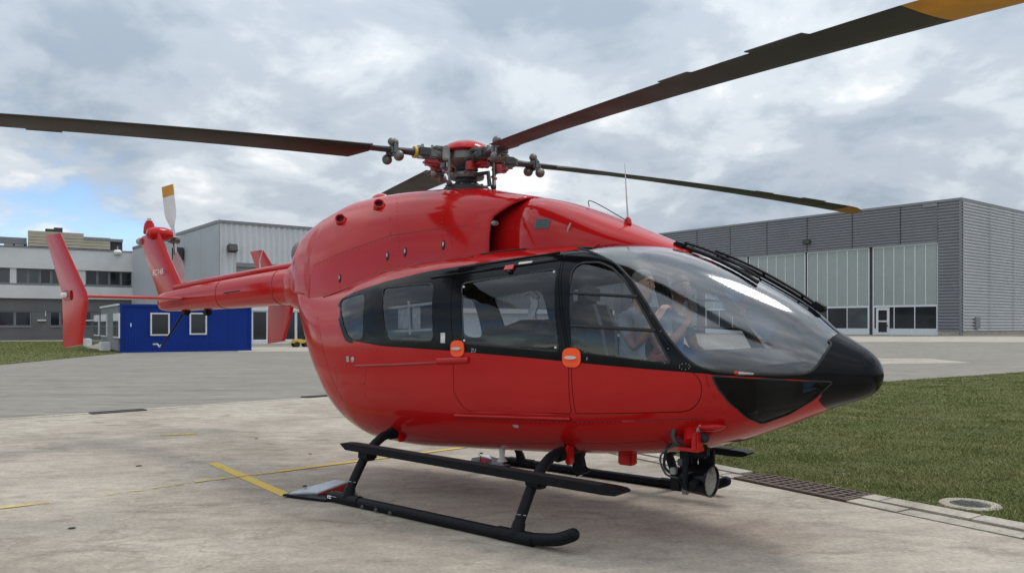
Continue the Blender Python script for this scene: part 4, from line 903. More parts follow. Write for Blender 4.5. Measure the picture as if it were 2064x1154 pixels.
# exhausts at the back
for s in (-1, 1):
    mb = MB(); mb.lathe([(.11, -.1), (.15, .1), (.155, .2), (.145, .2), (.13, .1), (.10, -.05)], (-2.36, s * .16, 2.44), (-1, s * .12, -.02), 22, sx=.85); mb.f = mb.f[:-2]; mb.m = mb.m[:-2]; mb.build('exhaust_pipe', 'hub_metal', heli)
surf_tube('panel_seam', [(785, 398), (786, 440), (787, 470), (790, 517)], .004, 'seam_red', cowl, -.001, cowl_bvh); surf_tube('panel_seam', [(911, 388), (907, 430), (905, 470), (912, 492)], .004, 'seam_red', cowl, -.001, cowl_bvh)
surf_tube('panel_seam', [(1168, 417), (1158, 440), (1150, 472)], .0028, 'rubber', fair, 0, fair_bvh)
surf_tube('panel_seam', [(622, 520), (625, 560), (622, 610)], .005, 'rubber', cowl, -.002, cowl_bvh)
for (px, py) in ((685, 561), (781, 516), (817, 508), (894, 494)):
    h, n = hit(px, py, cowl_bvh)
    if h is None: h, n = hit(px, py)
    for s in (-1, 1):
        c = Vector(mir(h, s)); nn = Vector(mir(n, s)); MB().lathe([(.0, -.01), (.044, -.01), (.046, .003), (.038, .006), (.0, .004)], c, nn, 16, sx=.42).build('cowl_latch', 'black_matt', cowl); MB().lathe([(0, .0), (.024, .0), (.022, .012), (0, .013)], c + Vector((.004, 0, .010)), nn, 12, sx=.45).build('latch_lever', 'steel', cowl)
for (px, py, r) in ((687, 444, .052), (764, 415, .052)):
    h, n = hit(px, py, cowl_bvh)
    for s in (-1, 1):
        c = Vector(mir(h, s)); nn = Vector(mir(n, s)); d = (nn + Vector((.85, 0, -.1))).normalized()
        mb = MB(); mb.lathe([(.065, -.07), (.058, .0), (.054, .05), (.042, .05), (.038, -.02), (.0, -.02)], c, d, 16); mb.f = mb.f[:-2]; mb.m = mb.m[:-2]; sc_ = mb.build('air_scoop', 'red', cowl); MB().lathe([(0, .0), (.040, .0), (.040, .012), (0, .012)], c, d, 14).build('scoop_throat', 'black_matt', sc_)
h, n = hit(1093, 451, fair_bvh)
for s in (-1, 1):
    c = Vector(mir(h, s)); nn = Vector(mir(n, s)); u = Vector((1, 0, -.05)); u = (u - nn * u.dot(nn)).normalized(); v = nn.cross(u); P_ = [(-.075, -.045), (.075, -.045), (.075, .045), (-.075, .045)]
    MB().prism(rounded(P_, .018), lambda a, b, t: c + u * a + v * b + nn * t, -.02, .004).build('oil_sight_window', 'pane_grey', fair, 30)
    for k in range(4): MB().prism([(-.06, -.032 + k * .02), (.06, -.032 + k * .02), (.06, -.028 + k * .02), (-.06, -.028 + k * .02)], lambda a, b, t: c + u * a + v * b + nn * t, .0, .007).build('louvre_slat', 'iron', fair, None)
h, n = hit(1147, 461, fair_bvh); MB().tube([h + n * .002 + Vector((-.015, 0, -.03)), h + n * .012, h + n * .01 + Vector((.02, 0, .04))], .007, 6).build('drain_pipe', 'steel', fair)
# roof handle
h1, n1 = hit(951, 500); h2, n2 = hit(984, 496)
if h1 and h2: MB().tube([h1 - n1 * .01, h1 + n1 * .05, h2 + n2 * .05, h2 - n2 * .01], .011, 8).build('grab_handle', 'black_metal', heli)
# dark joint line under the front fairing
for s in (-1, 1):
    MB().tube([(x, s * y, zsurf(x, y) + .004) for x, y in ((.62, .555), (.8, .53), (.95, .515), (1.1, .505))], (.006, .006), 8).build('roof_joint', 'black_matt', heli)
    MB().tube([(x, s * y, zsurf(x, y) + .002) for x, y in ((.55, .585), (0, .60), (-.6, .61), (-1.2, .60), (-1.6, .57))], (.010, .010), 8).build('roof_joint', 'red_dull', heli)

# --- tail boom, spine, fin, stabiliser
BOOM = [(-2.0, 2.09, .26, .30), (-2.7, 2.085, .235, .26), (-3.3, 2.07, .22, .235), (-4.2, 2.035, .20, .205), (-5.1, 2.00, .178, .175), (-5.7, 1.975, .160, .15), (-6.15, 1.955, .125, .11), (-6.25, 1.95, .06, .06)]
bf = [pchip([r[0] for r in BOOM], [r[i] for r in BOOM]) for i in (1, 2, 3)]
def rrect(x, zc, hv, hw, n=28, p=2.7): 
    out = []
    for j in range(n):
        t = 2 * math.pi * j / n; q = (abs(math.cos(t)) ** p + abs(math.sin(t)) ** p) ** (-1 / p); out.append((x, hw * q * math.cos(t), zc + hv * q * math.sin(t)))
    return out
def skin(rows, name, mats, parent, smooth=40):
    k = len(rows[0]); mb = MB(); mb.add([p for r in rows for p in r], [(i * k + j, i * k + (j + 1) % k, (i + 1) * k + (j + 1) % k, (i + 1) * k + j) for i in range(len(rows) - 1) for j in range(k)] + [tuple(range(k)), tuple((len(rows) - 1) * k + j for j in range(k))[::-1]]); return mb.build(name, mats, parent, smooth)
boom = skin([rrect(x, bf[0](x), bf[1](x), bf[2](x)) for x in np.linspace(-6.25, -2.0, 40)], 'tail_boom', 'red', heli)
skin([rrect(x, bf[0](x) + bf[1](x) + .02, .05, .085, 18) for x in np.linspace(-5.75, -2.2, 16)], 'drive_shaft_cover', 'red', boom)
for x in (-3.05, -4.4): skin([rrect(x + d, bf[0](x), bf[1](x) + .004, bf[2](x) + .004) for d in (-.008, .008)], 'boom_joint', 'red_dull', boom)
skin([rrect(x, 2.08, .27 + .02 * k, .30 + .02 * k, 28) for k, x in enumerate((-2.72, -2.67, -2.5, -2.2))], 'boom_collar', 'red', boom)
h_ = hon(470, 588, -.2); MB().box(h_ + Vector((0, .0, 0)), (.42, .05, .05), Matrix.Rotation(R(-3), 3, 'Y'), bev=.02).build('boom_antenna', 'black_metal', boom); 
for dx in (-.16, .16): MB().bb(h_ + Vector((dx - .015, 0, -.01)), h_ + Vector((dx + .015, .08, .01))).build('antenna_foot', 'black_metal', boom, None)
h_ = hon(525, 545, .02); MB().tube([h_, h_ + Vector((-.02, 0, .12)), h_ + Vector((.05, 0, .26))], [.012, .008, .004], 6).build('whip_antenna', 'white_dirty', boom)
def foil(LE, TE, tdir, t, n=9):
    LE, TE, tdir = Vector(LE), Vector(TE), Vector(tdir).normalized(); up = []; lo = []
    for i in range(n + 1):
        s = (1 - math.cos(math.pi * i / n)) / 2; th = t * 5 * (.2969 * math.sqrt(s) - .126 * s - .3516 * s * s + .2843 * s ** 3 - .1015 * s ** 4) * 1.0; p = LE.lerp(TE, s); up.append(tuple(p + tdir * th)); lo.append(tuple(p - tdir * th))
    return up + lo[::-1][:-1] if n else up
def wing(name, secs, mats, parent, smooth=45): return skin([foil(*s) for s in secs], name, mats, parent, smooth)
a_ = [hon(372, 580, 0), hon(325, 478, 0), hon(283, 490, 0), hon(318, 597, 0)]
fin = wing('tail_fin', [((-5.45, 0, 1.95), (-6.28, 0, 1.98), (0, 1, 0), .12), ((-5.62, 0, 2.17), (-6.36, 0, 2.10), (0, 1, 0), .11), ((-5.95, 0, 2.55), (-6.62, 0, 2.48), (0, 1, 0), .10), ((-6.25, 0, 2.92), (-6.88, 0, 2.86), (0, 1, 0), .095), ((-6.33, 0, 3.0), (-6.86, 0, 2.97), (0, 1, 0), .07)], 'red', heli)
# gearbox horn, beacon, navigation light
MB().lathe([(.0, -.16), (.075, -.14), (.105, -.04), (.10, .10), (.075, .20), (.05, .22), (0, .22)], (-6.42, .03, 2.985), (.05, 1, .02), 18).build('tail_gearbox', 'red', heli)
MB().lathe([(.075, .0), (.085, .02), (.08, .10), (.065, .17), (.05, .175), (.05, .20), (0, .20)], (-6.62, 0, 2.99), (0, 0, 1), 16).build('beacon_mount', 'red', fin); MB().lathe([(.03, .2), (.03, .24), (.012, .25), (0, .25)], (-6.62, 0, 2.99), (0, 0, 1), 12).build('beacon', 'white_dirty', fin)
MB().lathe([(0, -.05), (.05, -.05), (.06, .0), (.05, .05), (0, .06)], (-6.90, 0, 2.90), (-1, 0, 0), 14).build('tail_light', 'hub_pale', fin)
hp_ = hon(323, 549, -.06); text('lettering', 'EC145', 0, 0, .115, 'white', fin, slant=.25, on=(Vector((hp_.x + .01, -.100, hp_.z)), Vector((.02, -1, 0)).normalized()), ang=R(2))
TRC = Vector((-6.56, .36, 2.93))
MB().tube([(-6.44, .15, 2.985), TRC + Vector((0, .06, 0))], .035, 10).build('tail_rotor_shaft', 'steel', heli)
trh = MB().lathe([(0, -.05), (.06, -.05), (.07, 0), (.06, .07), (0, .07)], TRC, (0, 1, 0), 14).box(TRC + Vector((.08, -.06, .0)), (.22, .05, .05), bev=.01).box(TRC + Vector((-.06, -.02, .03)), (.10, .08, .14), bev=.01).build('tail_rotor_hub', 'hub_metal', heli)
for k in range(3): MB().tube([TRC + Vector((.12 - .07 * k, -.16, -.03)), TRC + Vector((.10 - .07 * k, .05, .05))], .011, 6).build('pitch_link', 'steel', trh)
for sgn in (1, -1):
    d = Vector((-.17, 0, .82)).normalized() * sgn; ch = Vector((d.z, 0, -d.x)) * 1.0; chp = (ch * .92 + Vector((0, .40 * sgn, 0))).normalized(); pit = d.cross(chp).normalized(); TR = .88
    MB().tube([TRC, TRC + d * .22], [.035, .022], 10).build('blade_grip', 'steel', trh)
    def bs(r0, r1, name, mat, par, n=5):
        S = []
        for i in range(n):
            r = r0 + (r1 - r0) * i / (n - 1); c = .07 + .15 * min(1, max(0, (r - .2) / .2)); S.append((TRC + d * r + chp * c * .42, TRC + d * r - chp * c * .58, pit, .016))
        return wing(name, S, mat, par)
    tb = bs(.2, TR * .80, 'tail_rotor_blade', 'blade_white', heli, 7); bs(TR * .8, TR, 'blade_tip', 'blade_yellow', tb, 3)
YS = 1.52
wing('stabiliser', [((-5.30, -YS, 1.985), (-5.72, -YS, 1.975), (0, 0, 1), .045), ((-5.25, -.1, 1.985), (-5.78, -.1, 1.975), (0, 0, 1), .055), ((-5.25, .1, 1.985), (-5.78, .1, 1.975), (0, 0, 1), .055), ((-5.30, YS, 1.985), (-5.72, YS, 1.975), (0, 0, 1), .045)], 'red', heli)
e_ = [hon(px, py, -YS) for px, py in ((122, 470), (96, 475), (179, 598), (129, 594), (163, 694), (129, 701))]
for s in (-1, 1):
    f_ = lambda p, dy: (p.x, s * (YS + dy), p.z); yt, yl = .0, -.02
    ep = wing('end_plate', [(f_(e_[4], yl), f_(e_[5], yl + .03), (0, 1, 0), .045), (f_(e_[2].lerp(e_[4], .08), 0), f_(e_[3].lerp(e_[5], .08), .02), (0, 1, 0), .055), (f_(e_[2].lerp(e_[0], .06), .0), f_(e_[3].lerp(e_[1], .06), .02), (0, 1, 0), .055), (f_(e_[0], yt), f_(e_[1], yt + .03), (0, 1, 0), .045)], 'red', heli)
    MB().lathe([(0, 0), (.035, 0), (.032, .05), (.015, .07), (0, .072)], (-5.62, s * (YS + .045), 2.0), (-.3, s, 0), 12).build('position_light', 'white', ep); MB().bb((-5.72, s * (YS + .02), 1.93), (-5.48, s * (YS + .055), 2.06), bev=.012).build('joint_cover', 'red_dull', ep)
# tail bumper
b0 = hon(370, 630, 0); b1 = hon(325, 698, 0); MB().tube([b0 + Vector((0, 0, .1)), b0, b0.lerp(b1, .5) + Vector((.02, 0, 0)), b1], [.022, .018, .014, .012], 8).build('tail_bumper', 'black_metal', heli); MB().tube([b1 + Vector((-.24, 0, .03)), b1 + Vector((-.12, 0, .035)), b1 + Vector((-.05, 0, -.005)), b1 + Vector((.0, 0, .02))], .013, 8).build('bumper_shoe', 'steel', heli)
for px in (375, 418): b = hon(px, 629, 0); MB().box(b, (.12, .09, .09), bev=.02).build('boom_bracket', 'black_metal', boom)

# --- landing gear
def ch_pts(P, n=5):                            # smooth path through points (Catmull-Rom)
    P = [Vector(p) for p in P]; Q = [P[0] * 2 - P[1]] + P + [P[-1] * 2 - P[-2]]; out = []
    for i in range(1, len(Q) - 2):
        for j in range(n):
            t = j / n; a, b, c, d = Q[i - 1], Q[i], Q[i + 1], Q[i + 2]; out.append(((b * 2) + (c - a) * t + (a * 2 - b * 5 + c * 4 - d) * t * t + (-a + b * 3 - c * 3 + d) * t ** 3) * .5)
    return out + [P[-1]]
SY = 1.245; RX, FX = -.36, 1.60
for s in (-1, 1):
    sk = MB().tube(ch_pts([(-.60, s * SY, .047), (-.5, s * SY, .047), (.5, s * SY, .047), (1.6, s * SY, .047), (1.80, s * SY, .062), (1.98, s * SY, .092), (2.11, s * SY, .145)]), .047, 16).build('skid_tube', 'black_metal', heli)
    MB().ball((2.115, s * SY, .148), .046, 14).build('skid_cap', 'black_metal', sk)
    for x in (RX, FX):
        MB().tube([(x - .17, s * SY, .050), (x + .17, s * SY, .050)], .0525, 16).build('skid_saddle', 'black_metal', sk); MB().tube([(x, s * SY, .06), (x, s * (SY - .035), .15)], [.058, .048], 12).build('skid_fitting', 'black_metal', sk)
    for x in (-.1, .08, .26): MB().lathe([(0, -.01), (.02, -.01), (.016, .01), (0, .012)], (x, s * (SY + .046), .03), (0, s, 0), 8).build('bolt', 'iron', sk)
    # long boarding step
    P_ = [(-.62, .515), (-.54, .462), (2.28, .427), (2.38, .432), (2.43, .452), (2.43, .468), (2.40, .480), (2.32, .486), (-.52, .522)]
    sp_ = MB().prism(P_, lambda a, b, t: (a, t, b), s * 1.0, s * 1.13).build('boarding_step', 'black_metal', heli, 30)
    MB().prism([(-.5, .5212), (2.25, .4868), (2.25, .4908), (-.5, .5252)], lambda a, b, t: (a, t, b), s * 1.015, s * 1.115).build('grip_tape', 'black_matt', sp_, None)
    for x in (RX + .03, FX + .03): MB().bb((x - .08, s * .98, .38), (x + .08, s * 1.10, .47), bev=.02).build('step_bracket', 'black_metal', sp_)
    # flat shoe on the heel of the skid: dark base plate, pale aluminium ramp
    def hz(px, py, z): g = gpt(px, py, z); v2 = Vector((g.x - MX, g.y - MY)); return Vector((v2 @ AX, v2 @ LX, z))
    A, B, C, D_, E_ = hz(570, 995, .035), hz(606, 985, .06), hz(675, 966, .135), hz(700, 969, .125), hz(640, 992, .05)
    M_ = lambda p: (p.x, p.y if s < 0 else -p.y, p.z); dn = Vector((0, 0, -.012)); base_ = [hz(570, 995, .035), hz(655, 1006, .03), hz(725, 1003, .03), hz(712, 983, .03), hz(610, 987, .03)]
    mb = MB(); k = len(base_); mb.add([M_(p) for p in base_] + [M_(p + Vector((0, 0, -.018))) for p in base_], [tuple(range(k)), tuple(range(k, 2 * k))[::-1]] + [(i, (i + 1) % k, k + (i + 1) % k, k + i) for i in range(k)]); shoe = mb.build('skid_shoe', 'black_metal', heli, None)
    q = [A + Vector((.05, .03, .012)), B, C, D_, E_]; k = 5; mb = MB(); mb.add([M_(p) for p in q] + [M_(p + dn) for p in q], [tuple(range(k)), tuple(range(k, 2 * k))[::-1]] + [(i, (i + 1) % k, k + (i + 1) % k, k + i) for i in range(k)]); mb.build('shoe_ramp', 'alu', shoe, None)
    q = [E_ + dn * 1.2, D_ + dn * 1.2, Vector((D_.x, D_.y, .03)), Vector((E_.x, E_.y, .03))]; q2 = [p + Vector((.0, .02, 0)) for p in q]; mb = MB(); mb.add([M_(p) for p in q + q2], [(0, 1, 2, 3), (7, 6, 5, 4), (0, 4, 5, 1), (1, 5, 6, 2), (2, 6, 7, 3), (3, 7, 4, 0)]); mb.build('shoe_cheek', 'red_dull', shoe, None)
    MB().lathe([(0, 0), (.022, 0), (.02, .014), (0, .016)], M_(hz(614, 980, .085)), (0, 0, 1), 10).build('shoe_bolt', 'iron', shoe)
lp = hz(663, 1003.5, .05); MB().box((lp.x, -SY - .048, .052), (.125, .004, .026)).build('skid_label', 'white', heli, None)
for dx, wd in ((-.038, .022), (-.008, .020)): MB().box((lp.x + dx, -SY - .0505, .053), (wd, .002, .009)).build('label_mark', 'black_matt', heli, None)
for x in (RX, FX):
    pth = ch_pts([(x, -SY, .09), (x, -1.15, .25), (x, -1.03, .42), (x, -.88, .54), (x, -.70, .585), (x, 0, .58 if x < 0 else .60), (x, .70, .585), (x, .88, .54), (x, 1.03, .42), (x, 1.15, .25), (x, SY, .09)])
    if x > 0: pth = [p + Vector((0, 0, .03 * max(0, 1 - abs(p.y) / 1.2))) for p in pth]
    MB().tube(pth, .042, 16).build('cross_tube', 'black_metal', heli)
    for s in (-1, 1): MB().bb((x + .03, s * .60, .505), (x + .075, s * .68, .66), bev=.012).build('gear_clamp', 'red', heli); MB().tube([(x, s * .64, .59), (x, s * .74, .585)], .056, 14).build('clamp_ring', 'black_metal', heli)
    MB().tube([(x - .046, -1.19, .195), (x + .0, -1.235, .21), (x + .047, -1.19, .20)], .004, 5).build('cable_tie', 'hub_pale', heli)

# --- belly equipment
def belly(px, y, dz=0.0): p = hon(px, 900, y); return Vector((p.x, y, zbelly(p.x, y) + dz))
b = belly(1265, -.25); MB().box(b + Vector((0, 0, -.03)), (.13, .10, .12), bev=.012).build('belly_fitting', 'red', heli)
b = belly(1165, -.1); MB().prism([(-.04, .06), (.09, .06), (.05, -.05), (.07, -.13), (.13, -.16), (.0, -.22), (-.04, -.12)], lambda a, c, t: (b.x + a, b.y + t, b.z + c), -.03, .03).build('blade_antenna', 'black_metal', heli, 30); MB().ball(b + Vector((.02, 0, -.2)), .02, 8).build('antenna_tip', 'white', heli)
b = belly(1012, -.35); MB().lathe([(.07, .01), (.07, -.005), (.03, -.01), (.022, -.08), (.05, -.12), (0, -.13)], b + Vector((0, 0, .015)), (0, 0, 1), 16).build('radio_antenna', 'white', heli)
b = belly(1380, -.05); MB().tube([b + Vector((-.1, 0, 0)), b + Vector((.1, .0, -.05)), b + Vector((.2, 0, .02))], .012, 6).build('cable', 'rubber', heli)
# search light hung under the nose on the starboard side
LC = Vector((2.74, -.52, .50)); fw = Vector((1, -.02, -.03)).normalized()
sl_ = MB(); sl_.lathe([(.0, -.17), (.06, -.17), (.095, -.12), (.108, -.05), (.112, .05), (.115, .055), (.115, .075), (.104, .075), (.10, .06)], LC, fw, 26); sl_.f = sl_.f[:-1]; sl_.m = sl_.m[:-1]; slo = sl_.build('search_light', 'black_gloss', heli)
MB().lathe([(.0, -.03), (.05, -.015), (.08, .015), (.101, .058), (.103, .056), (.05, -.03), (0, -.04)], LC, fw, 26).build('reflector', 'chrome', slo); MB().lathe([(0, .062), (.102, .062), (.102, .066), (0, .068)], LC, fw, 26).build('lens', 'canopy_glass', slo); MB().ball(LC + fw * .0, .018, 10).build('bulb', 'white', slo)
MB().tube([LC + Vector((-.02, .11, 0)), LC + Vector((-.02, .16, 0))], .03, 12).build('pivot', 'black_metal', slo); MB().tube([LC + Vector((0, -.16, -.01)), LC + Vector((0, -.10, -.0))], .028, 12).build('pivot', 'black_metal', slo)
gm_ = MB(); gm_.box(LC + Vector((-.13, .04, .10)), (.10, .12, .24), bev=.015).box(LC + Vector((-.20, .0, -.02)), (.09, .08, .16), bev=.012).box(LC + Vector((-.05, .03, .20)), (.16, .09, .10), bev=.02).bb(LC + Vector((-.09, .115, -.08)), LC + Vector((.03, .14, .2))).bb(LC + Vector((-.09, -.14, -.06)), LC + Vector((-.05, -.118, .18)), bev=.005); gm_.build('light_gimbal', 'black_metal', heli)
for k, (dx, dy, dz) in enumerate(((-.2, -.06, .05), (-.14, -.06, .12), (-.23, .02, -.06), (-.12, -.03, -.09))): MB().box(LC + Vector((dx, dy, dz)), (.045, .04, .05), bev=.006).build('gimbal_motor', ('hub_pale', 'hub_dark', 'alu', 'hub_metal')[k], heli)
MB().tube(ch_pts([LC + Vector((-.22, 0, .0)), LC + Vector((-.32, .02, .06)), LC + Vector((-.30, .03, .2)), LC + Vector((-.24, .04, .26))]), .011, 7).build('cable', 'rubber', heli); MB().tube(ch_pts([LC + Vector((-.16, -.05, .0)), LC + Vector((-.27, -.05, .02)), LC + Vector((-.33, -.02, .14)), LC + Vector((-.22, .02, .24))]), .008, 7).build('cable', 'hub_dark', heli)
h, n = hit(1392, 868); mnt = MB(); mnt.tube([h + n * -.02, h + n * .10], .052, 16).box(h + n * .06 + Vector((.05, 0, -.02)), (.05, .11, .13), bev=.012).bb(h + n * .05 + Vector((-.08, -.05, -.10)), h + n * .05 + Vector((.08, .05, -.075))); mnt.build('light_bracket', 'red', heli)
h2_, n2_ = hit(1432, 860); skin([rrect(h2_.x + dx, h2_.z + .012 + dz, r * .8, r, 14, 2.0) if False else [(h2_.x + dx, h2_.y + r * 1.1 * math.cos(t) - .0, h2_.z + dz + r * .75 * math.sin(t)) for t in np.linspace(0, 2 * math.pi, 15)[:-1]] for dx, r, dz in ((-.14, .045, -.01), (-.06, .05, 0), (.03, .045, .005), (.09, .028, .012), (.12, .008, .016))], 'bracket_fairing', 'red', heli)
MB().tube(ch_pts([h + Vector((-.10, -.05, .03)), h + Vector((-.11, -.06, -.04)), h + Vector((-.08, -.04, -.10)), LC + Vector((-.1, .0, .24))]), [.024] * 3 + [.016] * 13, 10).build('light_conduit', 'hub_dark', heli) if False else MB().tube(ch_pts([h + Vector((-.10, -.05, .03)), h + Vector((-.11, -.06, -.04)), h + Vector((-.08, -.04, -.10)), LC + Vector((-.1, .0, .24))]), .018, 10).build('light_conduit', 'hub_dark', heli)
# pitot, temperature probe, small marks at the nose
h, n = hit(1490, 751); MB().tube([h, h + n * .05, h + n * .06 + Vector((.10, 0, 0))], [.018, .013, .008], 8).build('pitot_tube', 'steel', heli); MB().ball(h + n * .01, (.05, .02, .016), 10).build('pitot_base', 'lamp_red', heli)
hq, nq = hit(701, 674); MB().ball(hq - nq * .05, .022, 8).build('cabin_lamp', 'lamp_amber', heli)
# wipers beside the centre post
for s, (xa, xb, ya, yb) in ((-1, (2.36, 3.02, .09, .20)), (1, (2.55, 3.35, .12, .07))):
    P_ = [Vector((xa + (xb - xa) * t, s * (ya + (yb - ya) * t), 0)) for t in np.linspace(0, 1, 9)]
    for p in P_: p.z = zsurf(p.x, p.y) + .018
    wp = MB().tube(P_, [.016] * 9, 6).build('wiper', 'black_metal', heli); Q_ = [p + Vector((0, -s * .03, .035)) for p in P_]; MB().tube(Q_, .010, 6).build('wiper_arm', 'black_metal', wp)
    for i in (1, 4, 7): MB().tube([P_[i], Q_[i]], .009, 6).build('wiper_link', 'black_metal', wp)
    e0 = P_[-1] if s > 0 else P_[0]; MB().box(e0 + Vector((.02 * s, 0, .01)), (.10, .09, .05), Matrix.Rotation(R(32 if s > 0 else 20), 3, 'Y'), bev=.012).build('wiper_pivot', 'black_metal', wp)
# antennas on the fairing
z_ = 2.46; MB().lathe([(.035, 0), (.028, .04), (.012, .06), (0, .06)], (1.86, -.10, z_ - .01), (0, 0, 1), 12).build('antenna_base', 'red', heli); MB().tube([(1.86, -.10, z_ + .04), (1.845, -.10, z_ + .25), (1.83, -.10, z_ + .50)], [.009, .006, .003], 6).build('whip_antenna', 'white_dirty', heli)
MB().tube([(.34, -.02, 2.88), (.34, -.02, 3.12)], .004, 5).build('whip_antenna', 'black_metal', heli); MB().ball((.34, -.02, 3.02), .016, 8).build('antenna_bead', 'lamp_red', heli)
MB().tube(ch_pts([(1.42, -.02, 2.645), (1.42, -.02, 2.70), (1.55, -.02, 2.64), (1.80, -.05, 2.50)]), .004, 5).build('antenna_wire', 'black_metal', heli)
MB().ball((-1.35, 0, 3.005), (.11, .07, .05), 14).build('anti_collision_light', 'lamp_red', heli)

# --- main rotor
RH = Vector((-.06, 0, 0)); AZ = R(66.26); rotor = MB()
rotor.lathe([(.0, 2.90), (.22, 2.90), (.23, 2.965), (.19, 2.99), (.14, 3.0), (.105, 3.03), (.10, 3.13), (.12, 3.15), (.09, 3.2), (0, 3.2)], RH, (0, 0, 1), 26); mast = rotor.build('rotor_mast', 'hub_dark', heli)
for k in range(12): a = k * math.pi / 6; MB().lathe([(0, 0), (.014, 0), (.014, .016), (0, .018)], RH + Vector((.205 * math.cos(a), .205 * math.sin(a), 2.975)), (0, 0, 1), 6).build('mast_bolt', 'hub_metal', mast)
hub = MB().lathe([(.0, 3.16), (.10, 3.16), (.16, 3.20), (.20, 3.24), (.20, 3.31), (.15, 3.335), (0, 3.335)], RH, (0, 0, 1), 26).build('rotor_head', 'hub_metal', heli)
MB().lathe([(.23, 3.318), (.25, 3.33), (.24, 3.352), (.20, 3.39), (.12, 3.425), (.0, 3.44)], RH, (0, 0, 1), 32).build('rotor_cap', 'red', hub)
for k in range(3):
    a = .6 + k * 2.1; p = RH + Vector((.27 * math.cos(a), .27 * math.sin(a), 0)); MB().tube([p + Vector((0, 0, 2.98)), p * 1.0 + Vector((0, 0, 3.22))], .014, 8).build('pitch_link', 'hub_metal', mast); MB().ball(p + Vector((0, 0, 2.98)), .03, 10).build('rod_end', 'hub_dark', mast)
MB().lathe([(.10, 3.06), (.17, 3.06), (.18, 3.085), (.17, 3.11), (.10, 3.11)], RH, (0, 0, 1), 24).build('swash_plate', 'hub_metal', mast)
MB().tube([RH + Vector((.17, -.05, 3.08)), RH + Vector((.33, -.05, 3.08)), RH + Vector((.35, -.05, 2.95))], .022, 8).build('scissor_link', 'hub_dark', mast)
def bz(k, r): return (3.245 if k == 3 else 3.275) - .0058 * r * r + (-.034 * r, .019 * r)[k == 1] if k in (1, 3) else 3.275 - .0058 * r * r + (.010 * r if k == 2 else -.004 * r)
